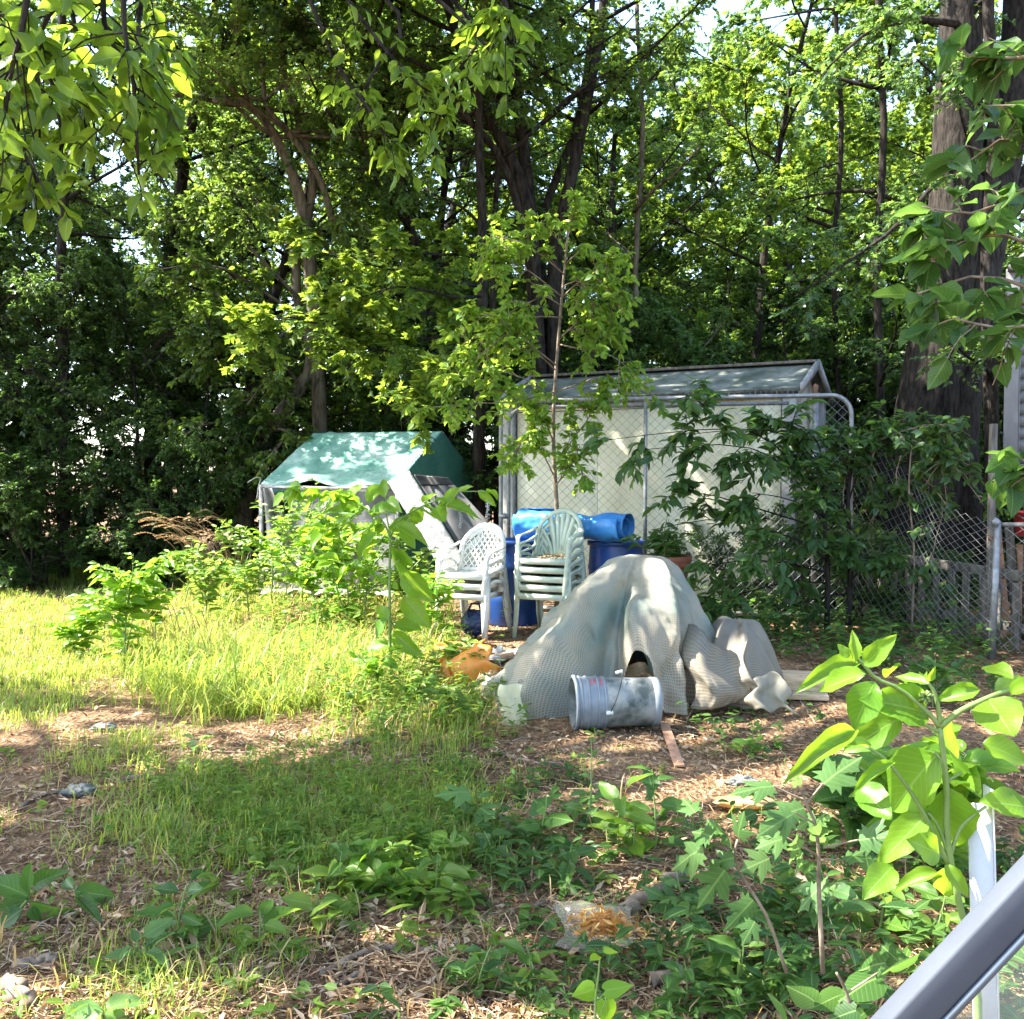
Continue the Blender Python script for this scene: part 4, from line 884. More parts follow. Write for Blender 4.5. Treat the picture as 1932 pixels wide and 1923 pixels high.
# ------------------------------------------------------------------ house on the right
hx, hy = 4.67, 9.0
t = thing('house', 'grey clapboard house corner at the right edge of the view', 'house', (hx, hy, 0))
hd = nrm(np.array([.56, .83, 0])); hu = np.array([.83, -.56, 0]); zb, zt = 1.66, 3.45; Lw, Dw = 3.2, 3.0
def HP(a, b, z): return hu*a+hd*b+np.array([0, 0, z])
mb = MB(); nb = 16; hb_ = (zt-zb)/nb
for k in range(nb):
    z0 = zb+k*hb_
    for A, B, outw in ((HP(0.06, 0, 0), HP(Lw, 0, 0), -hd), (HP(0, Dw, 0), HP(0, 0.06, 0), -hu)):
        V = np.array([A+[0,0,z0]+outw*.020, B+[0,0,z0]+outw*.020, B+[0,0,z0+hb_]+outw*.004, A+[0,0,z0+hb_]+outw*.004, A+[0,0,z0]-outw*.02, B+[0,0,z0]-outw*.02, B+[0,0,z0+hb_]-outw*.02, A+[0,0,z0+hb_]-outw*.02])
        mb.add(V, np.array([[0,1,2,3],[5,4,7,6],[4,5,1,0],[3,2,6,7]]))
mb.build('siding', M['siding'], t)
mb = MB(); beam(mb, HP(-.01, -.01, zb-.02), HP(-.01, -.01, zt), .12, .12, hd); mb.build('corner_board', M['trim_white'], t, bevel=.004)
mb = MB(); beam(mb, HP(-.06, -.05, zb-.06), HP(Lw, -.05, zb-.06), .10, .09); beam(mb, HP(-.05, 0, zb-.062), HP(-.05, Dw, zb-.062), .09, .08); mb.build('sill', M['trim_white'], t)
mb = MB(); box(mb, HP(Lw/2, Dw/2, zb-.18), (Lw, Dw, .14), np.stack([hu, hd, [0,0,1]], 1)); mb.build('floor_frame', M['wood_grey'], t)
mb = MB()
for A in (HP(.0,-.25,zt+.02),): panel(mb, [HP(-.05,-.12,zt+.02), HP(Lw,-.12,zt+.02), HP(Lw,Dw/2,zt+.5), HP(-.05,Dw/2,zt+.5)], .06); panel(mb, [HP(-.05,Dw/2,zt+.5), HP(Lw,Dw/2,zt+.5), HP(Lw,Dw+.1,zt+.02), HP(-.05,Dw+.1,zt+.02)], .06)
mb.build('roof', M['block'], t)
for a, b_ in ((.15,.15),(1.6,.15),(.15,2.8),(3.,.15)):
    mb = MB(); beam(mb, HP(a,b_,-.1), HP(a,b_,zb-.25), .12, .12, hd); mb.build('support_post', M['wood_grey'], t)
mb = MB(); beam(mb, HP(.0,.1,.98), HP(Lw,.1,.98), .16, .03); mb.build('ledge', M['wood_grey'], t)
mb = MB(); panel(mb, [HP(Lw,.6,0), HP(.5,.6,0), HP(.5,.6,zb-.25), HP(Lw,.6,zb-.25)], .03); mb.build('skirting', M['block'], t)

# ------------------------------------------------------------------ green storage tent
FL = np.array([-3.3, 12.7, 0]); FR = np.array([-1.45, 12.2, 0]); dv = np.array([1.0, 1.9, 0])
t = thing('storage_tent', 'green tarpaulin storage tent with torn grey front wall', 'tent', FL)
ev, rg = 1.46, 2.16
def roofp(a, b, front=True):
    base_ = (FR-FL)*a[..., None]+dv*(b[..., None]*.5 if front else (1-b[..., None]*.5))
    sag = -.055*np.sin(PI*a)*np.sin(PI*b)*(1 if front else .6)+.022*fbm(a*3, b*3, 4, 4, 2.5)*np.sin(PI*np.clip(b, .0, 1))**.5
    ridge_rib = .02*np.exp(-((a-.13)/.02)**2)
    # the front eave droops between the corners
    droop = -.05*np.sin(PI*a)*(1-b)**2+.10*np.exp(-((a-.33)/.14)**2)*np.exp(-(b/.22)**2)*(1 if front else 0)
    z = ev+(rg-ev)*b+sag+ridge_rib+droop
    out = np.zeros(a.shape+(3,)); out += base_; out[..., 2] = z; return out
mb = MB(); grid(mb, lambda a, b: roofp(a, b, True), 60, 34); grid(mb, lambda a, b: roofp(a, b, False), 40, 20)
# hanging valance at the front left corner
def val(a, b):
    p = roofp(a*.36, 0*a, True); p[..., 2] -= b*(.16*(1-a)**.8+.02); p[..., 1] -= .02+.03*np.sin(8*a)*b; return p
grid(mb, val, 24, 6)
roof = mb.build('roof_cover', M['tarp_green'], t, smooth=True, solid=.006)
mb = MB()
for k in range(7):
    p = roofp(np.array([.985]), np.array([.42+.065*k]), True)[0]; tube(mb, [p+[-.05,-.01,.02], p+[0,-.02,.045], p+[.05,.01,.0]], .006, 5)
mb.build('lacing', M['dark_metal'], roof)
# right gable end
def gab(a, b):
    f = FR-FL+dv*a[..., None]; hgt = ev+(rg-ev)*(1-np.abs(a-.5)*2); z0 = 1.16+.1*np.sin(5*a)
    out = np.zeros(a.shape+(3,)); out += f; out[..., 2] = z0+(hgt-.004-z0)*b
    out[..., :2] += np.array([-.0,.0])+(.035*np.sin(7*a+2*b)*(1-b))[..., None]*np.array([.9, -.45]); return out
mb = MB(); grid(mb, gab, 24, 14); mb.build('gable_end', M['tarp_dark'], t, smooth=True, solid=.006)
def lowg(a, b):
    out = np.zeros(a.shape+(3,)); out += FR-FL+dv*a[..., None]; out[..., 2] = .03+1.2*b
    out[..., :2] += (-.05+.03*np.sin(11*a+3*b))[..., None]*np.array([.9, -.45]); return out
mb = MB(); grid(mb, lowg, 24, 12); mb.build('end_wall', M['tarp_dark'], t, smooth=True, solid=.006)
mb = MB(); grid(mb, lambda a, b: lowg(a, b)-(FR-FL)*1.0+np.array([.08,0,0]), 12, 8); grid(mb, lambda a, b: gab(a, b)-(FR-FL)*1.0, 12, 8); mb.build('end_wall', M['grey_cloth'], t, smooth=True, solid=.006)
# front wall in torn folds
def fw(a, b):
    out = np.zeros(a.shape+(3,)); out += (FR-FL)*a[..., None]
    fold = .07*np.sin(9*a+7*(1-b)+1.2*np.sin(6*b))+.035*np.sin(23*a-9*b)+.03*fbm(a*5, b*4, 12)
    out[..., 1] += -.02+fold*np.clip(1.1-b, 0, 1)*1.2-.12*np.sin(PI*a)*(1-b); out[..., 2] = .05+(ev-.09)*b-.03*np.sin(PI*a); return out
mb = MB(); grid(mb, lambda a, b: fw(.20+.80*a, b), 70, 36); fwall = mb.build('front_wall', M['grey_cloth'], t, smooth=True, solid=.005)
def flapf(a, b):
    # a flap gathered from the left corner post, falling away to the right at its foot
    w0 = .05+.10*a; x = .01+.10*a+(1-b)*(.20*a+.10); out = np.zeros(a.shape+(3,)); out += (FR-FL)*x[..., None]
    out[..., 1] += -.10-.05*np.sin(8*a)-.07*np.sin(5*b+3*a); out[..., 2] = .05+(ev-.12)*b; return out
mb = MB(); grid(mb, flapf, 16, 30); mb.build('gathered_flap', M['grey_cloth'], fwall, smooth=True, solid=.005)
mb = MB()
def lf2(a, b):
    x = .62+.38*a-(1-b)*.16*(1-a); out = np.zeros(a.shape+(3,)); out += (FR-FL)*x[..., None]; out[..., 1] += -.10-.06*np.sin(6*a+2*b); out[..., 2] = .05+.95*b*(1-.35*a); return out
grid(mb, lf2, 24, 24); mb.build('gathered_flap', M['grey_cloth'], fwall, smooth=True, solid=.005)
mb = MB()
def skirt(a, b):
    out = np.zeros(a.shape+(3,)); out += (FR-FL)*a[..., None]; out[..., 1] += -.12-.34*b-.05*np.sin(14*a); out[..., 2] = .05+.07*np.abs(np.sin(17*a+5*b))*(1-.4*b)+.03*fbm(a*8, b*3, 31); return out
grid(mb, skirt, 60, 10); mb.build('trailing_hem', M['pale_cloth'], fwall, smooth=True, solid=.005)
for nm, p0, p1 in (('corner_pole', (0,0,0), (0,0,ev)), ('corner_pole', FR-FL, (FR-FL)+[0,0,ev]), ('corner_pole', dv, dv+[0,0,ev]), ('corner_pole', FR-FL+dv, FR-FL+dv+[0,0,ev])):
    mb = MB(); tube(mb, [np.asarray(p0, float)+[0,-.03,-.05], np.asarray(p1, float)+[0,-.03,-.02]], .03, 10); mb.build(nm, M['pale_cloth'], t, smooth=True)
mb = MB(); tube(mb, [np.array([0,-.05,ev-.05]), (FR-FL)*.5+[0,-.05,ev-.07], (FR-FL)+[0,-.05,ev-.06]], .022, 8); mb.build('eave_pole', M['pale_cloth'], t, smooth=True)
mb = MB(); tube(mb, smooth_path([[-.16,-.1,ev+.0],[-.05,-.08,ev+.07],[0,-.06,ev+.05],[-.02,-.09,ev-.05],[-.04,-.1,ev-.22]], 14), .007, 6); mb.build('tie_rope', M['pale_cloth'], t)
# boards and dark sheet leaning at the right end of the tent
p0 = at(800, 1112, 11.5)*[1,1,0]
t = thing('leaning_slab', 'pale rough slab leaning diagonally against the right end of the tent', 'slab', p0)
A = at(752, 900, 11.9)-p0; B = at(870, 1090, 11.45)-p0
mb = MB(); tt = nrm(B-A); n_ = nrm(np.cross(tt, [0,0,1]))*-1
def slab(a, b):
    P = A+(B-A)*a[..., None]; w = .30*(b-.5)[..., None]*np.array([-.86,-.1,-.45]); q = P+w; q[..., 1] += .012*fbm(a*9, b*4, 8)-.02*np.sin(PI*b); return q
grid(mb, slab, 30, 10); mb.build('face', M['pale_cloth'], t, smooth=True, solid=.05)
t = thing('dark_sheet', 'dark grey folded sheet hanging beside the pale slab at the end of the tent', 'sheet', p0+[.25,.35,0])
A2 = at(790, 895, 12.0)-p0-[.25,.35,0]; o2 = p0+[.25,.35,0]
def sheet(a, b):
    tl = at(782,897,12.0); tr_ = at(845,903,12.3); bl = at(868,1035,11.7); br = at(922,985,12.1)
    P = (tl*(1-a[..., None])+tr_*a[..., None])*(1-b[..., None])+(bl*(1-a[..., None])+br*a[..., None])*b[..., None]
    P[..., 1] += .05*np.sin(7*a+4*b)*(1-.6*b)+.02*fbm(a*4, b*6, 3); return P-o2
mb = MB(); grid(mb, sheet, 20, 30); mb.build('cloth', M['grey_board'], t, smooth=True, solid=.012)
mb = MB()
def fold2(a, b):
    q = sheet(a, b*.16); q[..., 1] -= .05+.03*np.sin(14*a); q[..., 2] += .01; return q
grid(mb, fold2, 30, 8); mb.build('crumpled_fold', M['dark_metal'], t, smooth=True, solid=.01)

# ------------------------------------------------------------------ stacked garden chairs
def chair(kind, label, group, loc, rz):
    mat = M['chair_white'] if kind == 'lattice' else M['chair_green']
    t = thing('garden_chair', label, 'chair', loc, rz, group)
    def BP(uu, v):
        hw = .235-.02*v
        return np.array([uu*hw, .19+.13*v-.07*uu*uu, .42+.44*v])
    def BN(uu): return nrm(np.array([.5*uu, -1, .2]))
    def seat(a, b):
        x = (a-.5)*(.46-.05*b); y = -.25+.46*b; z = .425-.018*np.sin(PI*a)*np.sin(PI*b)-.05*np.clip(.10-b, 0, 1)**1*6*(.10-b > 0)+.0*a
        return np.stack([x, y, z-.012*(b-.2)], -1)
    mb = MB(); grid(mb, seat, 14, 16); 
    beam(mb, (-.235,-.255,.40), (.235,-.255,.40), .014, .05); beam(mb, (-.225,-.23,.405), (-.20,.2,.40), .014, .05); beam(mb, (.225,-.23,.405), (.20,.2,.40), .014, .05)
    for k in range(3): ribbon(mb, [(-.12+.12*k, -.22, .405), (-.12+.12*k, .15, .405)], (0,0,1), .012, .02)
    mb.build('seat', mat, t, solid=.007, smooth=False)
    mb = MB()
    # arch of the back
    arch = [(-1, v) for v in np.linspace(0, .52, 7)]+[(-math.cos(x), .52+.48*math.sin(x)) for x in np.linspace(.12, PI-.12, 19)]+[(1, v) for v in np.linspace(.52, 0, 7)]
    wb = .05 if kind == 'lattice' else .042
    ribbon(mb, [BP(a, b) for a, b in arch], np.array([BN(a) for a, b in arch]), wb, .02)
    inside = lambda a, v: abs(a) < .95 and (v < .52 or (a*a+((v-.52)/.48)**2) < .93)
    if kind == 'fan':
        for k in range(7):
            f = (k-3)/3.; top = (f*.93, .52+.46*math.sqrt(max(1-(f*.93)**2, 0))) if abs(f) < .99 else (f*.93, .62)
            P = []; 
            for s in np.linspace(0, 1, 9):
                uu = f*(.42+.0*s)*(1-s)+top[0]*s; uu = f*.36+(top[0]-f*.36)*s**1.7; P.append(BP(uu, .0+top[1]*s))
            ribbon(mb, P, np.array([BN(f*.5)]*9), np.linspace(.044, .052, 9), .012)
    else:
        step = .235
        for sg in (1, -1):
            for c in np.arange(-2.4, 2.5, step):
                seg = []
                for v in np.linspace(.02, .98, 33):
                    uu = c+sg*(v*1.35)-sg*.68
                    if inside(uu, v): seg.append((uu, v))
                if len(seg) > 2: ribbon(mb, [BP(a, b)+np.array([0, .0015*sg, 0]) for a, b in seg], np.array([BN(a) for a, b in seg]), .0185, .011)
        ribbon(mb, [BP(a, .03) for a in np.linspace(-.95, .95, 9)], np.array([BN(a) for a in np.linspace(-.95, .95, 9)]), .04, .016)
        top = [(-math.cos(x)*.93, .50+.46*math.sin(x)) for x in np.linspace(.5, PI-.5, 15)]
        ribbon(mb, [BP(a, b)+[0,.003,0] for a, b in top], np.array([BN(a) for a, b in top]), .085, .014)
    mb.build('backrest', mat, t)
    for sx in (-1, 1):
        mb = MB(); P = smooth_path([(sx*.235,.17,.70),(sx*.262,.08,.665),(sx*.275,-.06,.645),(sx*.275,-.18,.635),(sx*.262,-.235,.60),(sx*.25,-.25,.50),(sx*.243,-.245,.40)], 20)
        nn = np.array([[sx*.15, 0, 1.]]*12+[[sx*.5, -1, .4]]*8); ribbon(mb, P, nn, np.concatenate([np.full(12, .052), np.full(8, .046)]), .013)
        ribbon(mb, [(sx*.245,.16,.47),(sx*.268,.05,.53),(sx*.272,-.1,.54),(sx*.262,-.2,.5)], (sx*1.,0,.1), .03, .01); mb.build('armrest', mat, t)
        mb = MB()
        for q in ((sx*.243,-.245,.42),): ribbon(mb, [q, (sx*.25,-.255,.2), (sx*.262,-.27,0)], (0,-1,.05), np.array([.055,.045,.036]), .013); ribbon(mb, [(sx*.262,-.225,.42), (sx*.268,-.235,.2), (sx*.276,-.255,0)], (sx,0,0), np.array([.06,.045,.03]), .012)
        mb.build('leg', mat, t)
        mb = MB(); ribbon(mb, [(sx*.215,.215,.46), (sx*.23,.26,.2), (sx*.245,.31,0)], (0,1,.1), np.array([.06,.05,.036]), .013); ribbon(mb, [(sx*.24,.19,.46), (sx*.252,.235,.2), (sx*.262,.295,0)], (sx,0,0), np.array([.06,.045,.03]), .012)
        mb.build('leg', mat, t)
    return t
p = at(893, 1150, 9.25); yaw = -.46
g1 = 'white lattice backed chairs in the left stack'; g2 = 'pale green slat backed chairs in the right stack'
zl = ('lowest white lattice backed chair of the left stack, its legs in the weeds', 'white lattice backed chair in the middle of the left stack', 'topmost white lattice backed chair of the left stack')
c0 = chair('lattice', zl[0], g1, (p[0], 9.25, 0.), yaw)
for k in (1, 2): dup(c0, (p[0]+.004*k, 9.25+.006*k, .095*k), yaw+.02*k, zl[k], g1)
p = at(1040, 1150, 9.22)
zl = ('lowest pale green chair of the right stack, on the ground', 'pale green chair second from the bottom of the right stack', 'pale green chair in the middle of the right stack', 'pale green chair just below the top of the right stack', 'topmost pale green slat backed chair holding dead leaves on its seat')
c0 = chair('fan', zl[0], g2, (p[0], 9.22, 0.), yaw)
for k in range(1, 5): dup(c0, (p[0]+.003*k, 9.22+.005*k, .083*k), yaw+.015*k, zl[k], g2)
rng = np.random.default_rng(61)
mb = MB(); n_ = 160; q = np.stack([rng.normal(size=n_)*.09, rng.normal(size=n_)*.09, rng.uniform(.0, .018, n_)], 1)
leaves(mb, T_SIMPLE, q, rng.normal(size=q.shape)*[1,1,.3], np.array([0,0,1])+rng.normal(size=q.shape)*.5, rng.uniform(.02,.05,n_), .7)
o = mb.build('dead_leaves', G['litter']); o.location = (p[0]+.0, 9.2, .083*4+.43); tag(o, 'dead leaves lying on the seat of the topmost pale green chair', 'dead leaves', kind='stuff')

# ------------------------------------------------------------------ blue barrels, roll, planter
def barrel(label, loc, name='barrel'):
    t = thing(name, label, 'barrel', loc, 0, 'blue plastic barrels behind the chairs')
    mb = MB(); lathe(mb, [(0,0),(.25,0),(.27,.03),(.28,.25),(.29,.28),(.28,.31),(.285,.58),(.295,.61),(.285,.64),(.275,.84)], 36); mb.build('body', M['blue'], t, smooth=True)
    mb = MB(); lathe(mb, [(.276,.83),(.30,.835),(.30,.875),(.29,.885),(.265,.885),(.262,.86),(.20,.855),(0,.855)], 36); mb.build('rim', M['blue'], t, smooth=True); return t
b1 = barrel('blue plastic barrel seen between the two stacks of chairs', (.02, 9.95, 0)); dup(b1, (1.07, 9.85, 0), .7, 'blue plastic barrel beside the terracotta planter', 'blue plastic barrels behind the chairs')
A = np.array([.10, 10.08, 1.04]); B = np.array([1.10, 9.48, 1.03])
t = thing('blue_roll', 'bright blue plastic sheet rolled up and lying across the barrels', 'plastic roll', A)
ax = nrm(B-A); e1 = nrm(np.cross(ax, [0,0,1])); e2 = np.cross(e1, ax); LL_ = np.linalg.norm(B-A)
def roll(a, b):
    th = b*4*PI+.6; r = .085+.085*b; sq = (1-.20*np.exp(-((a-.62)/.16)**2)+.12*np.exp(-(a/.3)**2)); r = r*sq+.042*fbm(a*5+b, np.sin(th)+b, 6, 4, 1.6)
    x = a*LL_+.05*np.sin(3*b)*a
    return ax*x[..., None]+e1*(r*np.cos(th)*1.12)[..., None]+e2*(r*np.sin(th))[..., None]
mb = MB(); grid(mb, roll, 60, 110); mb.build('rolled_sheet', M['blue_bright'], t, smooth=True, solid=.008)
mb = MB()
def drape(a, b): 
    x = LL_*(.02+.30*a); r = .172; th = 1.9+2.0*b
    z = e2*(r*np.sin(th))[..., None]+e1*(r*1.15*np.cos(th))[..., None]; out = ax*x[..., None]+z; out[..., 2] -= .22*np.clip(b-.6, 0, 1)*2; out[..., 1] -= .03*np.sin(13*a)*b; return out
grid(mb, drape, 24, 16); mb.build('hanging_edge', M['blue_bright'], t, smooth=True, solid=.006)
pc = np.array([(1252-966)*9.35/F, 9.35, 0])
t = thing('upturned_tub', 'grey upturned tub beneath the terracotta planter', 'tub', pc)
mb = MB(); lathe(mb, [(.27,0),(.28,.02),(.25,.35),(.24,.37),(0,.37)], 32); mb.build('body', M['bucket_clean'], t, smooth=True)
mb = MB(); lathe(mb, [(.285,.0),(.295,.01),(.295,.04),(.28,.045)], 32); mb.build('rim', M['bucket_clean'], t, smooth=True)
pot = thing('planter', 'round terracotta planter with thick rim behind the mesh tarp', 'planter', pc+[0,0,.37])
mb = MB(); lathe(mb, [(0,0),(.16,0),(.19,.05),(.235,.2),(.245,.28),(.25,.30)], 40); mb.build('body', M['terra'], pot, smooth=True)
mb = MB(); lathe(mb, [(.25,.285),(.268,.29),(.272,.31),(.266,.33),(.274,.345),(.274,.385),(.262,.395),(.24,.39),(.235,.34)], 40); mb.build('rim', M['terra'], pot, smooth=True)
mb = MB(); lathe(mb, [(.238,.35),(.12,.365),(0,.37)], 24); mb.build('soil', M['soil'], pot)
rng = np.random.default_rng(71); wd = MB(); lf = MB()
st = np.array([walk(rng, (rng.normal()*.06, rng.normal()*.06, .36), (rng.normal()*.6, rng.normal()*.5, 1), rng.uniform(.25,.5), 5, .15) for _ in range(18)])
tubes(wd, st, .006, .003, 4); leaves_on(rng, lf, st, 9, .13, T_OV, droop=.4, tilt=.4, wid=.7)
t = thing('potted_plant', 'leafy green plant growing in the terracotta planter', 'plant', pc+[0,0,.37]); wd.build('stem', M['stem'], t); lf.build('foliage', G['weed_dark'], t, uv=True)
# dark blue bag under the left chairs
def crumple(mb, r, sq, seed, amp=.18, n=26, fr=3.2):
    th, ph = np.meshgrid(np.linspace(0, PI, n), np.linspace(0, 2*PI, n*2), indexing='ij')
    X_ = np.sin(th)*np.cos(ph); Y_ = np.sin(th)*np.sin(ph); Z_ = np.cos(th)
    k = 1+amp*np.abs(fbm(X_*1.5+Z_*.7, Y_*1.5+Z_*.9, seed, 4, fr))*1.6-amp*.5+amp*.5*fbm(X_*4+Z_, Y_*4-Z_*2, seed+1, 3, fr)
    V = np.stack([X_*r*k*sq[0], Y_*r*k*sq[1], Z_*r*k*sq[2]], -1); nu, nv = th.shape
    i, j = np.meshgrid(np.arange(nu-1), np.arange(nv-1), indexing='ij'); i = i.ravel(); j = j.ravel()
    mb.add(V, np.stack([i*nv+j, (i+1)*nv+j, (i+1)*nv+j+1, i*nv+j+1], 1)); return mb
b = gp(895, 1198); t = thing('navy_bag', 'dark navy bag slumped under the left stack of chairs', 'bag', (b[0]-.0, 9.2, .13))
mb = MB(); crumple(mb, .15, (.85,.8,.9), 5, .2); mb.build('sack', M['navy'], t, smooth=True)
mb = MB(); tube(mb, [[-.06,-.02,.11],[-.02,-.04,.19],[.05,-.02,.18],[.07,0,.1]], .012, 6); mb.build('tied_neck', M['navy'], t, smooth=True)

# ------------------------------------------------------------------ mesh tarp over a heap
def net_mat(name, c_a, c_b, c_c, nu_, nv_):
    m, nt, out = new_mat(name); L = nt.links.new
    uv = nd(nt, 'ShaderNodeUVMap'); sp = nd(nt, 'ShaderNodeSeparateXYZ'); L(uv.outputs[0], sp.inputs[0])
    res = []
    for idx, n_ in ((0, nu_), (1, nv_)):
        a = nd(nt, 'ShaderNodeMath', operation='MULTIPLY'); a.inputs[1].default_value = n_; L(sp.outputs[idx], a.inputs[0])
        f = nd(nt, 'ShaderNodeMath', operation='FRACT'); L(a.outputs[0], f.inputs[0])
        g = nd(nt, 'ShaderNodeMath', operation='GREATER_THAN'); g.inputs[1].default_value = .40; L(f.outputs[0], g.inputs[0]); res.append(g)
    hole = nd(nt, 'ShaderNodeMath', operation='MULTIPLY'); L(res[0].outputs[0], hole.inputs[0]); L(res[1].outputs[0], hole.inputs[1])
    hs = nd(nt, 'ShaderNodeMath', operation='MULTIPLY'); L(hole.outputs[0], hs.inputs[0])
    tc = nd(nt, 'ShaderNodeTexCoord'); nh = nd(nt, 'ShaderNodeTexNoise', Scale=2.6, Detail=3.0); L(tc.outputs['Object'], nh.inputs['Vector']); rh = nd(nt, 'ShaderNodeMapRange'); rh.inputs['From Min'].default_value = .35; rh.inputs['From Max'].default_value = .65; rh.inputs['To Min'].default_value = .12; rh.inputs['To Max'].default_value = .5; L(nh.outputs['Fac'], rh.inputs['Value']); L(rh.outputs[0], hs.inputs[1])
    no = nd(nt, 'ShaderNodeTexNoise', Scale=2.1, Detail=4.0); L(tc.outputs['Object'], no.inputs['Vector'])
    r = ramp(nt, [(.34, c_a), (.46, c_b), (.60, c_c)], no.outputs['Fac'])
    bs = nd(nt, 'ShaderNodeBsdfPrincipled', Roughness=.55); L(r.outputs[0], bs.inputs['Base Color'])
    tr = nd(nt, 'ShaderNodeBsdfTranslucent'); L(r.outputs[0], tr.inputs['Color'])
    mx = nd(nt, 'ShaderNodeMixShader'); mx.inputs[0].default_value = .40; L(bs.outputs[0], mx.inputs[1]); L(tr.outputs[0], mx.inputs[2])
    tp = nd(nt, 'ShaderNodeBsdfTransparent'); m2 = nd(nt, 'ShaderNodeMixShader'); L(hs.outputs[0], m2.inputs[0]); L(mx.outputs[0], m2.inputs[1]); L(tp.outputs[0], m2.inputs[2]); L(m2.outputs[0], out.inputs[0]); return m
NET = net_mat('mesh_netting', (.20,.275,.24), (.34,.34,.27), (.47,.405,.30), 400, 122)
NET2 = net_mat('mesh_netting_grey', (.17,.155,.13), (.26,.235,.19), (.34,.295,.22), 190, 66)
tc_ = np.array([.72, 6.62, 0.])
t = thing('mesh_tarp', 'beige and teal mesh tarp draped over a heap beside the bucket', 'tarp', tc_)
TH = lambda p, y: None
def rad_prof(th):
    # hem radius in each direction (0 = to the right, -pi/2 = towards the camera)
    pts = [(-180,.90),(-165,1.0),(-145,1.02),(-125,.86),(-110,.60),(-95,.46),(-80,.44),(-65,.52),(-45,.62),(-20,.66),(0,.68),(40,.70),(90,.72),(140,.85),(180,.90)]
    return np.interp(np.degrees(th), [q[0] for q in pts], [q[1] for q in pts])
def tarp(a, b, shell=0.0):
    th = -PI+2*PI*a; R_ = rad_prof(th); s = b
    rr = s**.9
    lft = np.clip(-np.cos(th), 0, 1); ex = 2.7-1.35*lft**1.5
    z = .965*(1-np.clip(s, 0, 1)**ex)**(.85+.2*lft)
    # two humps at the top, joined by a ridge
    x = R_*rr*np.cos(th); y = R_*rr*np.sin(th)
    fold = (.06*np.sin(5*th+.8+s)+.045*np.sin(11*th+2.2*s+.5)+.02*np.sin(23*th+5*s))*s**1.3
    rdg = .17*np.exp(-((th+.98)/.13)**2)-.10*np.exp(-((th+.62)/.16)**2)+.10*np.exp(-((th+2.35)/.12)**2)*np.sin(PI*np.clip(s, 0, 1)**.9)
    dent = -.10*np.exp(-((th+1.75)/.22)**2)*np.exp(-((s-.7)/.2)**2)
    k = 1+(fold+rdg+dent)/np.maximum(R_*rr, .12)*(s > .05)
    x = x*k+.14*(1-s); y = y*k
    # hem lifted into an arched mouth behind the bucket
    mouth = np.exp(-(np.abs(th+1.36+.10*np.sin(9*s))/.20)**3)*np.clip((s-.60)/.40, 0, 1)
    z = z+.42*mouth; y = y-.10*mouth
    z = z+.03*np.exp(-((x-.0)/.15)**2-((y)/.3)**2)+.03*np.exp(-((x-.36)/.14)**2-(y/.3)**2)
    crz = np.abs(fbm(x*4+z*2, y*4-z*3, 19, 4, 1.3)); wr = (.050*(crz-.25)+.026*fbm(x*9+z*5, y*9+z*4, 17, 4, 1.6)-.028*np.exp(-(fbm(x*3+1, y*2+z*3, 29, 2, 1.2)/.09)**2))*np.clip(s*2.2, .25, 1)
    x = x+wr*np.cos(th)*1.3; y = y+wr*np.sin(th)*1.3
    z = np.maximum(z+.8*wr, .012+.018*np.abs(fbm(th*3, s, 5, 3, 2.)))
    return np.stack([x*(1-shell*.05), y*(1-shell*.05), z], -1)
mb = MB(); grid(mb, tarp, 300, 110); main = mb.build('netting', NET, t, smooth=True, uv=True)
def side_lump(a, b):
    th = -PI+2*PI*a; x = .82+(.36+.05*np.sin(5*th))*b*np.cos(th); y = -.02+(.34+.05*np.sin(7*th))*b*np.sin(th)
    z = .52*(1-b**2.4)+.05*np.sin(5*th+3*b)*b*(1-b)*3+.05*np.abs(fbm(x*6, y*6, 23, 4, 1.4))+.02*fbm(x*14,y*14,24,3,1.); return np.stack([x, y, np.maximum(z, .012)], -1)
mb = MB(); grid(mb, side_lump, 120, 34); mb.build('bunched_edge', NET2, t, smooth=True, uv=True)
def gather(a, b):
    x = .42+.40*a; y = -.50-.06*np.sin(6*a)-.10*np.sin(PI*b); z = .05+.40*b+.08*np.sin(5*a+1)*b; q_ = fbm(a*3+b, b*2.2, 41, 4, 1.6); y = y+.09*q_; return np.stack([x+.04*np.sin(7*b)+.03*q_, y+.24*b, z+.06*q_*b], -1)
mb = MB(); grid(mb, gather, 40, 24, us=.3, vs=.35); mb.build('gathered_folds', NET2, t, smooth=True, uv=True, solid=.004)
def tail(a, b):
    x = .80+.26*a+.03*np.sin(8*b); y = -.42-.10*b-.03*np.sin(9*a); z = .03+.22*(1-b)*(.6+.4*np.sin(3*a))+.02*np.sin(11*a); return np.stack([x, y, z], -1)
mb = MB(); grid(mb, tail, 20, 14, us=.2, vs=.25); mb.build('trailing_corner', NET, t, smooth=True, uv=True, solid=.005)
for k in range(4):
    mb = MB(); p = tarp(np.array([.118+.004*k]), np.array([.86+.04*k]))[0]+[-.01,-.012,.012]; th = np.arange(13)*2*PI/12; tube(mb, [p+.012*np.array([math.cos(x), -.3*math.sin(x), math.sin(x)]) for x in th], .003, 5); mb.build('eyelet', M['galv'], t)
p = thing('junk_heap', 'dark heap of junk showing through the holes of the mesh tarp', 'heap', tc_+[.02,.05,0])
mb = MB(); 
def heap(a, b):
    q = tarp(a, b*.93); q[..., :2] *= .86; q[..., 2] = np.maximum(q[..., 2]*.90-.08, 0); return q
grid(mb, heap, 90, 30); mb.build('mound', M['junk'], p, smooth=True)
mb = MB(); crumple(mb, .2, (1.2,.9,.8), 3, .2); o = mb.build('lump', M['terra'], p, smooth=True); o.location = (.42, -.12, .28)

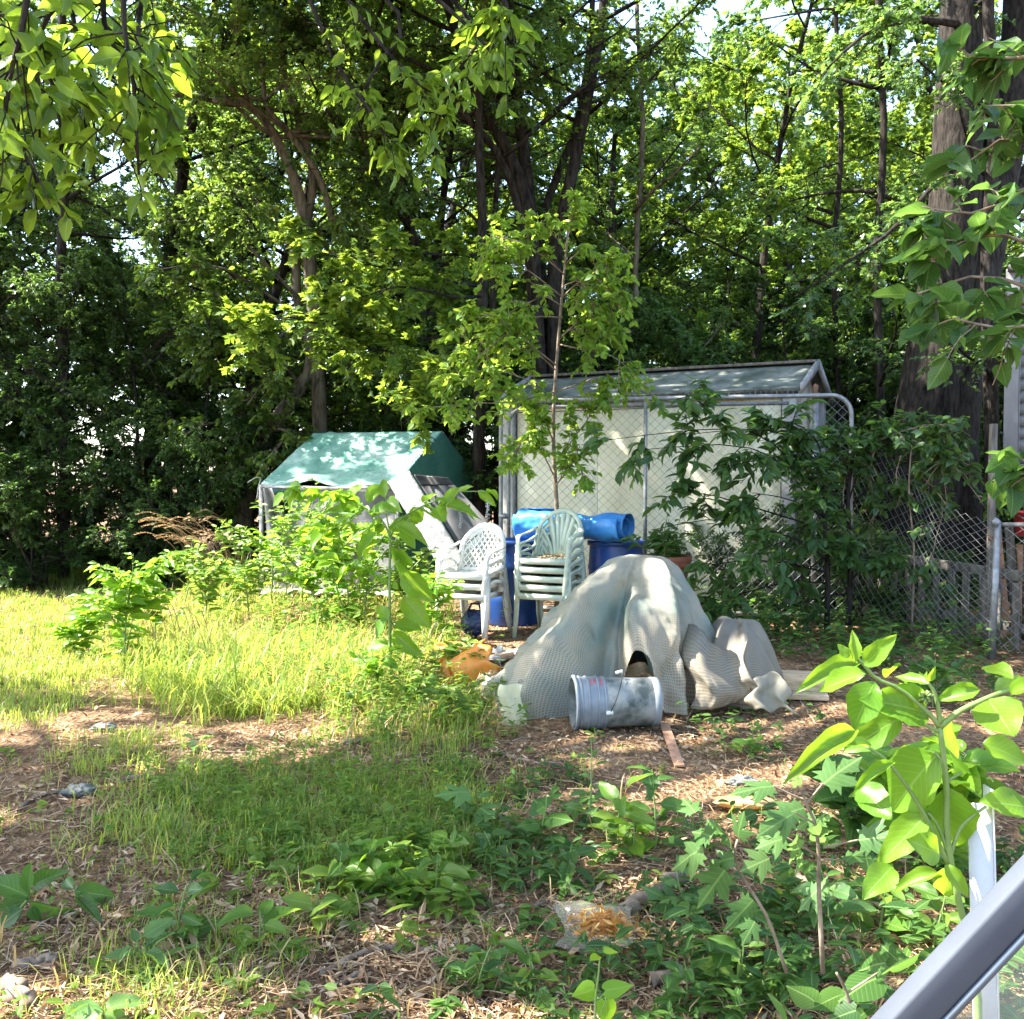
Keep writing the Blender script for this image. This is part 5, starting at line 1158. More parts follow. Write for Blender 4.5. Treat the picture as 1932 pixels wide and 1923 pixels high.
# ------------------------------------------------------------------ bucket on its side
bc = at(1160, 1331, 5.78); axd = nrm(np.array([1, .10, -.005])); Mx = Matrix.Translation((bc[0], bc[1], .158)) @ Vector(axd).to_track_quat('Z', 'Y').to_matrix().to_4x4()
t = thing('bucket', 'large grimy grey plastic bucket lying on its side', 'bucket', (0, 0, 0)); t.matrix_world = Mx
Lb = .52
mb = MB(); lathe(mb, [(.150,-Lb/2+.0),(.152,-Lb/2+.19),(.148,0),(.143,Lb/2-.03),(.140,Lb/2-.02),(.138,Lb/2),(.128,Lb/2),(.126,Lb/2-.012),(0,Lb/2-.012)], 48); lathe(mb, [(0,Lb/2-.03),(.13,Lb/2-.03),(.144,-Lb/2)], 40); mb.build('body', M['bucket'], t, smooth=True)
mb = MB()
for z0, r_, h_ in ((-.258,.165,.016),(-.225,.160,.008),(-.185,.159,.012),(-.125,.158,.010),(-.085,.156,.008)): lathe(mb, [(.148,z0),(r_,z0),(r_+.002,z0+h_/2),(r_,z0+h_),(.148,z0+h_)], 48)
lathe(mb, [(.151,-.258),(.1545,-.255),(.1545,-.07),(.151,-.068)], 48)
mb.build('rim_bands', M['bucket_clean'], t, smooth=True)
mb = MB(); lathe(mb, [(.140,Lb/2-.045),(.1465,Lb/2-.043),(.145,Lb/2-.002),(.138,Lb/2)], 48); mb.build('base_ring', M['bucket_clean'], t, smooth=True)
iv = Mx.inverted()
def BL_(px_, py_, Y_):
    v = iv @ Vector(at(px_, py_, Y_)); return np.array(v)
h = MB(); q0 = BL_(1150,1285,5.72); 
def surfp(z, ang, r=.162): return np.array([r*math.cos(ang), r*math.sin(ang), z])
# find the angles of world up and of the camera side in bucket coordinates
upl = np.array(iv.to_3x3() @ Vector((0,0,1))); frl = np.array(iv.to_3x3() @ Vector((0,-1,0)))
aU = math.atan2(upl[1], upl[0]); aF = math.atan2(frl[1], frl[0]); dA = (aF-aU+PI) % (2*PI)-PI
ang = lambda f: aU+dA*f
tube(h, smooth_path([surfp(.02, ang(.10), .185), surfp(.03, ang(.25), .178), surfp(-.02, ang(.75), .172), surfp(-.06, ang(1.08), .170)], 14), .0035, 6); hd_ = h.build('handle', M['dark_metal'], t, smooth=True)
h = MB(); tube(h, [surfp(.0, ang(.06), .18), surfp(.04, ang(.10), .195)], .011, 8); tube(h, [surfp(-.085, ang(1.1), .165), surfp(-.045, ang(1.1), .165)], .013, 8); h.build('handle_grip', M['chair_white'], hd_, smooth=True)
h = MB(); rr_ = np.random.default_rng(4)
for row in range(4):
    for k in range(5):
        z0 = -.165+.020*row; a0 = ang(.16+.055*k); r_ = .1565
        if rr_.random() < .2: continue
        V = [surfp(z0, a0, r_), surfp(z0+.012, a0, r_), surfp(z0+.012, a0+dA*.04*rr_.uniform(.4,1), r_), surfp(z0, a0+dA*.04, r_)]
        h.add(V, np.array([[0,1,2,3]]))
h.build('faded_print', M['red_print'], t)

# ------------------------------------------------------------------ clutter on the ground
b = gp(893, 1296); t = thing('broken_planter', 'broken bright orange planter tipped over at the foot of the tarp', 'planter', (b[0], b[1], .13), .5)
Mx = Matrix.Rotation(1.25, 4, 'Y') @ Matrix.Rotation(.25, 4, 'X'); mb = MB(); n = 40; prof = [(.0,-.16),(.11,-.16),(.135,-.05),(.155,.08),(.172,.10),(.175,.13),(.16,.13)]
th = np.linspace(.5, 5.3, n); V = np.array([[r_*math.cos(a), r_*math.sin(a), z+.03*math.sin(7*a)*(z > .05)] for r_, z in prof for a in th])@np.array(Mx.to_3x3()).T
i, j = np.meshgrid(np.arange(len(prof)-1), np.arange(n-1), indexing='ij'); i = i.ravel(); j = j.ravel(); mb.add(V, np.stack([i*n+j, i*n+j+1, (i+1)*n+j+1, (i+1)*n+j], 1)); mb.build('body', M['orange'], t, smooth=True, solid=.008)
mb = MB(); V = [(-.26,.0,.05),(-.20,-.06,-.12),(-.12,-.05,-.12),(-.15,.02,.02),(-.2,.05,.09)]; mb.add(V, [np.array([0,1,2,3]), np.array([0,3,4])]); mb.build('shard', M['orange'], t, solid=.01)
b = gp(852, 1280); t = thing('orange_pot', 'upright faded orange pot half hidden by weeds left of the broken planter', 'pot', (b[0], b[1]+.1, 0))
mb = MB(); lathe(mb, [(0,0),(.09,0),(.125,.2),(.14,.2),(.14,.24),(.122,.24),(.11,.1),(0,.08)], 30); mb.build('body', M['orange'], t, smooth=True)
mb = MB(); lathe(mb, [(.115,.2),(0,.205)], 20); mb.build('soil', M['soil'], t)
b = gp(935, 1318); t = thing('plastic_bag', 'crumpled pale plastic bag at the left foot of the mesh tarp', 'bag', (b[0], b[1], .09))
mb = MB(); crumple(mb, .13, (1.2,.8,.75), 14, .3); mb.build('film', M['bag'], t, smooth=True)
mb = MB(); crumple(mb, .08, (1.1,.8,.8), 16, .3); mb.build('contents', M['pale_cloth'], t, smooth=True)
b = gp(960, 1372); t = thing('plastic_scrap', 'pale yellow scrap of plastic film hanging from the tarp hem to the ground', 'plastic scrap', (b[0], b[1], 0))
mb = MB(); grid(mb, lambda a, c: np.stack([-.05+.14*a+.02*np.sin(6*c), .02*np.sin(7*a+3*c)+.05*c, .01+.24*c-.05*a*(1-c)], -1), 14, 14); mb.build('film', surf_mat('yellow_film', (.62,.58,.36), (.75,.72,.5), 9, .4, .3, trans=.4), t, smooth=True)
rng = np.random.default_rng(91)
b = gp(925, 1250); t = thing('rubble_pile', 'pile of pale broken wood and rubble between the chairs and the tarp', 'rubble', (b[0], b[1], 0))
for k in range(16):
    mb = MB(); c = np.array([rng.normal()*.13, rng.normal()*.12, .04+.05*rng.random()]); dd = nrm(rng.normal(size=3)*[1,1,.25]); Lk = rng.uniform(.08,.2)
    beam(mb, c-dd*Lk, c+dd*Lk, rng.uniform(.03,.08), rng.uniform(.015,.04)); mb.build('piece', M['wood_new'] if k % 2 else M['pale_cloth'], t, bevel=.004)
b0 = at(1378, 1312, 6.75); t = thing('timber_beam', 'short sawn timber beam lying on the ground right of the tarp', 'timber', (b0[0], 6.75, 0))
mb = MB(); beam(mb, (0,0,.09), (.64,-.12,.085), .14, .15); mb.build('beam_body', M['wood_new'], t, bevel=.008)
mb = MB(); beam(mb, (.04,-.17,.03), (.60,-.27,.03), .10, .035); mb.build('thin_plank', M['wood_new'], t, bevel=.004)
p0 = gp(1253, 1368); p1 = gp(1282, 1448); t = thing('wood_lath', 'flat reddish brown lath lying in front of the bucket', 'lath', p0)
mb = MB(); beam(mb, (0,0,.03), p1-p0+[0,0,.015], .055, .012); mb.build('strip', M['stake'], t, bevel=.002)
mb = MB(); tube(mb, [[0.005,0.01,.036],[.005,.012,.046]], .004, 6); mb.build('nail', M['rust'], t)
# fallen branches and sticks
def stick(pts, r0, r1, label, group=None, name='fallen_branch', mat='twig', dz=0.0):
    P = np.array([gp(*q) for q in pts]); P[:, 2] += r0*.7+dz; o = P[0].copy(); mb = MB(); rr = np.random.default_rng(int(abs(pts[0][0]*7+pts[0][1])))
    Q = smooth_path(P, 12); Q += rr.normal(size=Q.shape)*r0*.5*np.array([1,1,.4]); tube(mb, Q-o, (r0, r1), 8)
    ob = mb.build(name, M[mat], smooth=True); ob.location = o; return tag(ob, label, 'branch' if name == 'fallen_branch' else 'stick', group)
stick([(1165,1722),(1215,1690),(1285,1655)], .032, .024, 'thick fallen branch on the ground behind the clear bag')
stick([(1500,1655),(1560,1690),(1660,1718),(1720,1760)], .022, .015, 'fallen branch lying beneath the maple sapling at the right')
stick([(1240,1850),(1330,1815),(1400,1790)], .022, .016, 'mossy branch on the ground in the weeds at the bottom right')
stick([(218,1498),(300,1486),(405,1474)], .016, .011, 'long pale branch lying at the left edge of the weed patch')
stick([(640,1402),(740,1390),(830,1372)], .016, .010, 'long bare branch lying in the sunlit strip before the grass')
stick([(20,1875),(55,1910)], .026, .024, 'short thick cut piece of wood at the bottom left corner')
stick([(30,1842),(100,1832)], .018, .015, 'pale straight stick lying at the bottom left')
stick([(925,1520),(955,1552),(985,1572)], .016, .012, 'short grey branch among the weeds in the middle ground')
stick([(600,1850),(700,1800),(755,1790)], .012, .009, 'pale curved stick in the shaded foreground left of the clear bag')
SG = 'thin dry stick lying on the mulch'
for pts, r in [([(830,1700),(850,1750),(890,1830)],.009),([(640,1870),(680,1840),(700,1800)],.009),([(1010,1700),(1090,1660)],.010),([(760,1760),(800,1800)],.010),([(350,1430),(480,1425)],.008),
               ([(190,1700),(230,1650)],.010),([(125,1780),(160,1700)],.008),([(930,1420),(1010,1440),(1060,1442)],.010),([(420,1610),(500,1600)],.008),([(560,1590),(620,1640)],.007),([(1100,1740),(1150,1770)],.007),
               ([(360,1920),(420,1830)],.008),([(20,1560),(60,1530),(110,1515)],.009),([(1230,1400),(1300,1450)],.008),([(1490,1300),(1540,1360)],.008),([(690,1690),(760,1680)],.008),([(480,1880),(520,1820),(540,1780)],.008),([(1060,1520),(1130,1490)],.009)]:
    stick(pts, r, r*.7, SG, 'thin dry sticks on the mulch', 'dry_stick')
b = gp(1330, 1285); stick([(1335,1318),(1345,1270)], .010, .006, 'bare twig standing at the right foot of the mesh tarp', None, 'dry_stick', 'twig', .05)
# clear bag of amber scraps
b = gp(1128, 1815); t = thing('clear_bag', 'clear plastic bag holding orange scraps lying in the foreground', 'bag', (b[0], b[1]+.08, .07), -.15)
mb = MB()
def pouch(sg):
    def f(a, c):
        k_ = .9+.16*fbm(a*2, c*2, 3, 2, 2.); x = (-.12+.24*a)*k_+.02*np.sin(5*c); y = (-.09+.18*c)*k_; z = sg*(.045*np.sin(PI*a)**.6*np.sin(PI*c)**.6)+.07*c+.022*fbm(a*3, c*3, 6, 3, 2.0)
        return np.stack([x*(1+.1*c), y, z-.03], -1)
    return f
grid(mb, pouch(1.), 34, 26); grid(mb, pouch(-1.), 34, 26); mb.build('film', M['bag'], t, smooth=True)
rr_ = np.random.default_rng(19); n_ = 420; q = rr_.normal(size=(n_, 3))*np.array([.045,.030,.016])+np.array([.03,-.015,.022]); q[:, 2] = np.abs(q[:, 2])
mb = MB(); leaves(mb, T_SIMPLE, q, rr_.normal(size=q.shape)*[1,1,.5], rr_.normal(size=q.shape), rr_.uniform(.015,.055,n_), rr_.uniform(.15,.7,n_)); mb.build('scraps', G['flakes'], t)
for px_, py_, r_, lab in ((195,1392,.06,'small crumpled grey green rag on the mulch left of the grass clump'), (150,1520,.06,'whitish crumpled lump added for a patch of sunlit stick and mulch at the left'), (1400,1478,.06,'pale scrap of crumpled paper on the sunlit mulch at the right')):  # second lump is added for a sunlit patch of stick and ground
    b = gp(px_, py_); mb = MB(); crumple(mb, r_, (1.3,.8,.45), int(px_), .6, 22); o = mb.build('crumpled_lump', M['rag'], smooth=True); o.location = (b[0], b[1], b[2]+.02); tag(o, lab, 'rag')
b = gp(1405, 1525); mb = MB(); crumple(mb, .1, (1.5,.7,.3), 77, .3, 18); o = mb.build('plastic_scrap', surf_mat('amber_film', (.5,.30,.10), (.7,.5,.25), 7, .4, .3, trans=.4), smooth=True); o.location = (b[0], b[1], .03); tag(o, 'amber coloured crumpled plastic film on the mulch behind the maple sapling', 'plastic scrap')

# ------------------------------------------------------------------ white angle post and slate handrail, close to the camera
b = np.array([1.12, 2.2, 0]); t = thing('white_post', 'white metal angle post standing behind the slate rail', 'post', b)
p1 = at(1832, 1515, 2.2)-b; p2 = at(1862, 1490, 2.22)-b
mb = MB(); 
q0 = np.array([.02,0,0]); top = at(1848,1515,2.2)-b
beam(mb, (top[0]+.03, top[1], 0), top, .055, .004, (0,1,0)); mb.build('front_flange', M['white_metal'], t)
mb = MB(); beam(mb, (top[0]+.062, top[1]+.02, 0), (top[0]+.030, top[1]+.02, top[2]+.03), .004, .045, (0,1,0)); mb.build('side_flange', M['white_metal'], t)
A = at(1560, 2080, 1.10); B = at(2060, 1545, 1.10); t = thing('handrail', 'slate blue metal rail crossing the bottom right corner, with hazy pane below', 'rail', A)
mb = MB(); ab = B-A; un = nrm(np.cross(ab, [0,-1,0])); un = un if un[2] > 0 else -un
beam(mb, (0,0,0), ab, .032, .043, un); rl = mb.build('rail_bar', M['rail'], t, bevel=.004)
mb = MB(); beam(mb, -un*.0265+[0,-.012,0], ab-un*.0265+[0,-.012,0], .010, .008, un); mb.build('pale_edge', M['rail_edge'], t)
mb = MB(); V = np.array([-un*.03, ab-un*.03, ab-un*.65, -un*.65])+[0,.006,0]; mb.add(np.concatenate([V, V+[0,.004,0]]), np.array([[0,1,2,3],[7,6,5,4],[0,4,5,1],[1,5,6,2],[2,6,7,3],[3,7,4,0]])); mb.build('pane', M['pane'], t)
for f in (.02, .98):
    mb = MB(); q = ab*f+[0,.0,0]; beam(mb, q-un*.03, [q[0], q[1], -A[2]-.05], .03, .03, (0,1,0)); mb.build('upright', M['rail'], t)

# ------------------------------------------------------------------ plants that stand out
def Z3(x, y): return ((x/2.1275)+1515)/1.1983, ((y/2.1275)+1400)/1.1983
def px_leaves(mb, lst, conv, Y, T=None, seed=0, base_off=None, upb=(-.15, -.95, .75), dY=.12):
    rng = np.random.default_rng(seed); wf = 1.2
    for k, (x0, y0, x1, y1, w) in enumerate(lst):
        yb = Y+rng.uniform(-.08, .08); yt = yb+rng.uniform(-dY, dY)
        p0 = at(*conv(x0, y0), yb); p1 = at(*conv(x1, y1), yt); L = np.linalg.norm(p1-p0)
        q0 = at(*conv(0, 0), yb); q1 = at(*conv(w, 0), yb); W = np.linalg.norm(q1-q0)
        tp = BIGS[k % 4] if T is None else T
        leaves(mb, tp, [p0-(0 if base_off is None else base_off)], [nrm(p1-p0)], [nrm(np.array(upb)+rng.normal(size=3)*.22)], L*1.04, wf*W/L if T is None else W/L*1.0)
def stems_px(mb, lst, conv, Y, off, r):
    for pts, a, b in lst:
        P = np.array([at(*conv(x, y), Y) for x, y in pts])-off; tube(mb, smooth_path(P, 12), (a, b), 10)
Yp = 2.15
b = np.array([1.03, Yp, 0.]); wd = MB(); lf = MB()
bt = np.array(at(*Z3(1345, 1150), Yp))
tube(wd, smooth_path([b, [1.06, Yp, .3], bt, at(*Z3(1328, 800), Yp), at(*Z3(1298, 520), Yp)], 16)-b, (.009, .006), 12)
stems_px(wd, [([(1298,520),(1240,450),(1110,340),(990,285),(930,215),(890,180)], .006, .003), ([(1298,520),(1390,445),(1490,395),(1600,350),(1760,310)], .007, .004), ([(1296,500),(1290,430),(1270,350),(1235,300)], .006, .003),
  ([(1325,800),(1300,680),(1270,640)], .005, .004), ([(1330,780),(1400,740)], .004, .003), ([(1290,540),(1250,520),(1110,470)], .005, .003), ([(1345,1150),(1290,1000),(1240,930)], .005, .003), ([(1345,1150),(1400,1000),(1520,900)], .005, .003),
  ([(1345,1190),(1200,900),(1050,690),(940,610)], .006, .003)], Z3, Yp, b, 0)
PK_ = [(935,220,1075,85,80),(890,205,885,65,48),(862,185,808,122,42),(915,215,650,280,80),(940,260,698,335,92),(985,300,878,515,135),(1040,280,1105,215,50),(1235,455,1005,370,165),(1115,470,835,635,120),
 (1265,545,1460,715,195),(1530,385,1650,560,190),(1490,340,1295,370,72),(1245,310,1080,268,48),(1650,288,1495,203,78),(1560,345,1720,285,72),(1640,360,1760,290,70),(1285,650,1050,915,235),(1322,805,1355,1160,215),
 (1250,925,1005,1175,125),(1085,690,875,802,52),(1720,905,1510,868,125),(1500,600,1730,670,115),(1295,1130,1150,1060,120),(1300,1225,1080,1268,64),(1345,1180,1318,1345,100),(1072,1190,945,1315,110),(920,800,1060,965,120),
 (900,535,600,705,90),(965,610,715,590,70),(1320,1180,1440,1330,60),(1245,300,1275,230,26),(1235,300,1200,250,24),(900,190,940,150,30),(1150,320,1100,300,28)]
px_leaves(lf, PK_, Z3, Yp, seed=3, base_off=b)
t = thing('pokeweed', 'tall broad leaved pokeweed with glowing green leaves in the right foreground', 'plant', b); wd.build('stem', M['stem'], t, smooth=True); lf.build('foliage', G['poke'], t, smooth=True, uv=True)
mb = MB(); c = at(*Z3(1228, 375), Yp)-b
for k in range(26):
    v = nrm(RNG.normal(size=3)); tube(mb, [c+v*.004, c+v*.018], .003, 5)
mb.build('flower_cluster', M['stem'], t)
# maple saplings in the right foreground
Ym = 2.35; b = np.array([.66, Ym, 0.]); wd = MB(); lf = MB()
stems_px(wd, [([(735,1700),(715,1290),(715,1140),(700,990),(655,890),(640,840)], .006, .003), ([(655,890),(735,790)], .003, .002), ([(640,870),(500,805)], .003, .002), ([(640,850),(612,800)], .002, .0015), ([(690,980),(600,930)], .003, .002), ([(735,1100),(905,1062)], .003, .002), ([(715,1140),(560,1050)], .003, .002), ([(740,1150),(845,1165)], .002, .0015)], Z3, Ym, b, 0)
ML = [(735,792,912,665,190),(505,800,295,838,130),(612,802,600,735,60),(650,905,470,965,130),(700,980,775,945,70),(900,1062,1135,1040,165),(600,930,440,1030,150),(690,1000,760,1100,110),(845,1162,935,1108,80),(560,1050,420,1100,130),(600,1060,640,1180,120),(720,1290,620,1400,130),(715,1300,810,1280,100),(700,950,610,1010,110)]
px_leaves(lf, ML, Z3, Ym, T=T_MAPLE, seed=5, base_off=b)
t = thing('maple_sapling', 'slim maple sapling with pointed lobed leaves left of the pokeweed', 'sapling', b); wd.build('stem', M['twig'], t, smooth=True); lf.build('foliage', G['pale'], t, uv=True)
Ym = 2.45; b = np.array([.52, Ym, 0.]); wd = MB(); lf = MB()
stems_px(wd, [([(560,1700),(470,1440),(360,1260),(310,1150),(325,1060)], .005, .003), ([(310,1150),(210,1180)], .003, .002), ([(310,1140),(200,1050)], .003, .002), ([(360,1260),(260,1210)], .003, .002), ([(330,1180),(480,1150)], .003, .002)], Z3, Ym, b, 0)
ML = [(325,1055,350,935,140),(310,1145,175,1190,120),(200,1045,105,1020,130),(265,1205,135,1385,180),(480,1150,345,1210,150),(300,1080,200,960,120),(225,1050,180,960,90),(160,1100,10,1200,170),(120,930,60,860,110),(470,1130,440,1040,110),(400,1350,260,1500,130),(410,1450,350,1560,110),(440,1080,520,1010,130)]
px_leaves(lf, ML, Z3, Ym, T=T_MAPLE, seed=6, base_off=b)
t = thing('maple_sapling', 'low spreading maple sapling at the left of the right foreground clump', 'sapling', b); wd.build('stem', M['twig'], t, smooth=True); lf.build('foliage', G['pale'], t, uv=True)
Ym = 2.25; b = np.array([.74, Ym, 0.]); wd = MB(); lf = MB()
stems_px(wd, [([(900,1980),(850,1800),(800,1700)], .005, .003), ([(850,1800),(1000,1700)], .003, .002)], Z3, Ym, b, 0)
px_leaves(lf, [(1000,1720,815,1830,190),(1040,1650,880,1700,170),(1050,1690,1190,1600,150),(840,1800,680,1870,130),(700,1840,560,1760,150),(1130,1680,1010,1560,120),(900,1880,760,1930,140),(560,1890,480,1800,130)], Z3, Ym, T=T_HEART, seed=9, base_off=b, upb=(0,-.7,1))
t = thing('vine_seedling', 'wide leaved creeping vine beside the handrail at the bottom of the view', 'plant', b); wd.build('stem', M['twig'], t, smooth=True); lf.build('foliage', G['weed_dark'], t, uv=True)
# heart leaved seedling at the bottom
def Z2(x, y): return ((x/2.391)+750)/1.1983, ((y/2.391)+1500)/1.1983
Yh = 2.35; b = np.array([at(1160,1900,Yh)[0], Yh, 0.]); wd = MB(); lf = MB()
stems_px(wd, [([(1425,2150),(1425,1850),(1440,1700),(1450,1590)], .004, .0018), ([(1425,1840),(1400,1800)], .0018, .0012), ([(1425,1830),(1490,1770)], .0018, .0012), ([(1425,1960),(1480,1830)], .0018, .0012)], Z2, Yh, b, 0)
px_leaves(lf, [(1425,1760,1300,1800,125),(1470,1770,1630,1740,105),(1480,1818,1490,1960,130),(1440,1580,1395,1610,60),(1470,1545,1550,1560,45)], Z2, Yh, T=T_HEART, seed=4, base_off=b, upb=(0,-.9,.6), dY=.03)
t = thing('heart_leaf_seedling', 'seedling with three bright heart shaped leaves at the bottom edge', 'seedling', b); wd.build('stem', M['stem'], t, smooth=True); lf.build('foliage', G['poke'], t, uv=True)
# dock at the left edge
def Z1(x, y): return (x/2.391)/1.1983, ((y/2.391)+1500)/1.1983
Yd = 3.15; b = np.array([at(60,1760,Yd)[0], Yd, 0.]); wd = MB(); lf = MB()
stems_px(wd, [([(90,1420),(110,1330),(150,1280)], .006, .004), ([(150,1280),(160,1180)], .004, .003)], Z1, Yd, b, 0)
px_leaves(lf, [(165,1290,440,1370,105),(150,1260,-60,1150,110),(150,1240,170,1080,90),(180,1200,300,1130,80),(150,1290,-40,1330,90),(120,1330,-20,1420,90),(170,1280,70,1260,60),(180,1310,200,1400,70),(400,1230,620,1260,90),(400,1220,330,1150,60),(100,1410,-60,1480,80),(420,1260,520,1340,60)], Z1, Yd, seed=8, base_off=b)
t = thing('dock_plant', 'dock with long wavy edged leaves at the left edge of the foreground', 'plant', b); wd.build('stem', M['stem'], t, smooth=True); lf.build('foliage', G['weed_dark'], t, smooth=True, uv=True)
Yd = 2.55; b = np.array([at(230,1900,Yd)[0], Yd, 0.]); wd = MB(); lf = MB()
stems_px(wd, [([(560,2000),(550,1900)], .006, .004)], Z1, Yd, b, 0)
px_leaves(lf, [(560,1880,280,1930,110),(560,1870,775,1800,90),(560,1890,690,1930,70),(550,1890,520,1960,80)], Z1, Yd, seed=18, base_off=b)
t = thing('dock_plant', 'small dock with two broad curling leaves at the bottom left', 'plant', b); wd.build('stem', M['stem'], t, smooth=True); lf.build('foliage', G['pale'], t, smooth=True, uv=True)

# generic weeds placed where the photograph shows them
def weed(px, py, h, n, ls, label, mat='weed', name='weed', T=None, lean=(0, 0), ws=.45, seed=None, up=.35, group=None, branches=0, droop=.2):
    rng = np.random.default_rng(seed if seed is not None else int(px*13+py*7)); b = gp(px, py); wd = MB(); lf = MB()
    st = [walk(rng, (0, 0, -.02), (lean[0]+rng.normal()*.1, lean[1]+rng.normal()*.1, 1), h, 7, .10, .08)]
    for k in range(branches):
        f = rng.uniform(.3, .85); p = st[0][min(int(f*6), 5)]; a = k*2.4+rng.uniform(0, 1); st.append(walk(rng, p, (math.cos(a), math.sin(a), .7), h*rng.uniform(.3, .5), 7, .1, .03))
    S = np.array(st); tubes(wd, S, .0035+.006*h, .0018, 6)
    m = n*len(st) if branches else n
    par = np.arange(m) % len(st); t = (np.arange(m)//len(st)+rng.uniform(.2, .8, m))/max(m/len(st), 1)*.9+.1; pos, tan = interp(S, par, np.clip(t, 0, .999))
    az = np.arange(m)*2.4+rng.uniform(-.4, .4, m); tip = np.stack([np.cos(az), np.sin(az), up-droop+rng.uniform(-.25, .3, m)], 1)
    sz = ls*rng.uniform(.6, 1.2, m)*(1.1-.45*t); pet = nrm(tip)*.02
    tubes(wd, np.stack([pos, pos+pet*.5, pos+pet], 1), .0014, .0012, 3)
    TT = BIGS if T is None else [T]
    for q in range(len(TT)):
        s_ = np.arange(m) % len(TT) == q
        leaves(lf, TT[q], pos[s_]+pet[s_], tip[s_], np.array([-.2, -.45, 1])+rng.normal(size=(s_.sum(), 3))*.3, sz[s_], ws*rng.uniform(.8, 1.2, s_.sum()) if T is None else rng.uniform(.85, 1.1, s_.sum()))
    t = thing(name, label, 'plant' if name != 'seedling' else 'seedling', b, 0, group); wd.build('stem', M['stem'], t, smooth=True); lf.build('foliage', G[mat], t, smooth=T is None, uv=True); return t
weed(1105,1555,.40,12,.10,'thin seedling with pale upright leaves below the bucket','pale','seedling',T_OV)
weed(1125,1392,.07,8,.06,'tiny green seedling sprouting at the left end of the bucket','weed','seedling',T_OV)
weed(372,1425,.10,5,.11,'small seedling with one raised pale leaf left of the weed patch','pale','seedling')
weed(1165,1590,.30,9,.17,'bushy weed with broad lit leaves right of the middle foreground','weed','weed')
weed(1235,1590,.34,10,.17,'broad leaved weed with dark green leaves beside the amber film','weed_dark','weed')
weed(1200,1605,.22,8,.13,'low yellowish weed between the two broad leaved weeds','poke','weed')
weed(895,1545,.22,5,.20,'grape vine seedling with wide lobed leaves in the shaded weeds','pale','vine_seedling',T_MAPLE,up=.1)
weed(1010,1590,.26,9,.14,'heart leaved vine climbing out of the shaded weeds in the middle','weed_dark','vine_seedling',T_HEART)
weed(950,1640,.2,9,.13,'leafy weed drooping beside the dark patch in the middle foreground','weed_dark','weed')
weed(1075,1660,.18,12,.14,'dark wilted weed left of the thick fallen branch','weed_dark','weed',droop=.5)
weed(490,1808,.14,8,.15,'seedling with a rosette of oval leaves on bare mulch at the left','weed','seedling',droop=.1)
weed(605,1745,.12,7,.12,'seedling with bright drooping leaves on the sunny mulch','weed','seedling')
weed(330,1790,.2,12,.13,'bluish green weed clump in the left foreground','weed_dark','weed')
weed(275,1840,.14,9,.12,'low bluish weed at the bottom left beside the grass tuft','pale','weed')
weed(640,1685,.16,10,.15,'broad leaved weed lit at the front of the weed patch','weed','weed')
weed(690,1665,.17,10,.14,'pale green weed with oval leaves at the front of the weed patch','poke','weed')
weed(740,1690,.15,8,.15,'weed with two upright glowing leaves at the right of the weed patch','poke','weed')
weed(815,1690,.17,8,.16,'weed with long upright leaf on the right of the weed patch','weed','weed')
weed(640,1345,.30,14,.11,'bright green weed at the front edge of the tall grass','weed','weed')
weed(1415,1420,.22,10,.09,'small sunlit weed in front of the timber beam','weed','weed',T_OV,branches=2)
weed(1400,1335,.14,6,.10,'little seedling standing beside the timber beam','pale','seedling',T_OV)
weed(900,1870,.16,11,.12,'leafy weed at the bottom of the view left of the heart leaved seedling','weed_dark','weed')
weed(1010,1880,.17,12,.12,'dark leafy weed beside the heart leaved seedling','weed','weed')
weed(1290,1890,.18,12,.12,'leafy weed at the bottom right of the heart leaved seedling','weed_dark','weed')
weed(1400,1860,.2,12,.13,'broad leaved weed beneath the maple sapling at the bottom','weed','weed')
weed(1560,1770,.22,12,.14,'pale leafed weed in the sunlit patch under the pokeweed','pale','weed')
weed(1660,1760,.22,12,.14,'sunlit leafy weed beside the foot of the pokeweed','weed','weed')
weed(1480,1720,.2,10,.13,'leafy weed at the foot of the slim maple sapling','weed','weed')
weed(1760,1790,.24,12,.14,'leafy weed just left of the slate rail','weed','weed')
weed(1300,1720,.2,9,.13,'weed with lobed leaves left of the low maple sapling','pale','weed',T_MAPLE)
weed(1720,1640,.62,22,.21,'broad leaved weed filling the space behind the glowing pokeweed','poke','weed',branches=4,seed=77,ws=.6)
weed(1600,1600,.42,18,.18,'shaded broad leaved weed between the maple saplings and the pokeweed','weed_dark','weed',branches=3,seed=78,ws=.55)
weed(1640,1480,.3,12,.14,'shaded weed with broad leaves behind the pokeweed','weed_dark','weed')
weed(1760,1340,.35,14,.12,'leafy weed growing before the steel fence post','weed_dark','weed',branches=3)
weed(1660,1260,.4,14,.11,'dark leafy weed at the foot of the chain link fence','weed_dark','weed',branches=3)
# tall leafy weeds at the left and the tall weed before the tent
weed(235,1270,1.0,26,.16,'tall bushy weed with pointed leaves on the left of the clearing','poke','weed',ws=.42,branches=9,seed=31,droop=.3)
weed(290,1215,.75,16,.14,'tall leafy weed just behind the bushy weed on the left','poke','weed',ws=.42,branches=7,seed=32,droop=.3)
weed(195,1200,.70,14,.13,'leafy weed at the left of the tall bushy weed','weed','weed',ws=.42,branches=6,seed=33,droop=.3)
weed(430,1150,.6,14,.13,'leafy weed between the dry grass and the tent','weed','weed',ws=.45,branches=4,seed=34)
weed(540,1140,.75,14,.13,'leafy weed standing before the left corner of the tent','weed','weed',ws=.45,branches=4,seed=35)
weed(620,1150,.9,15,.14,'tall leafy weed in front of the middle of the tent','weed','weed',ws=.45,branches=4,seed=36)
weed(680,1150,.9,14,.14,'tall leafy weed close to the right of the middle of the tent','poke','weed',ws=.45,branches=4,seed=37)
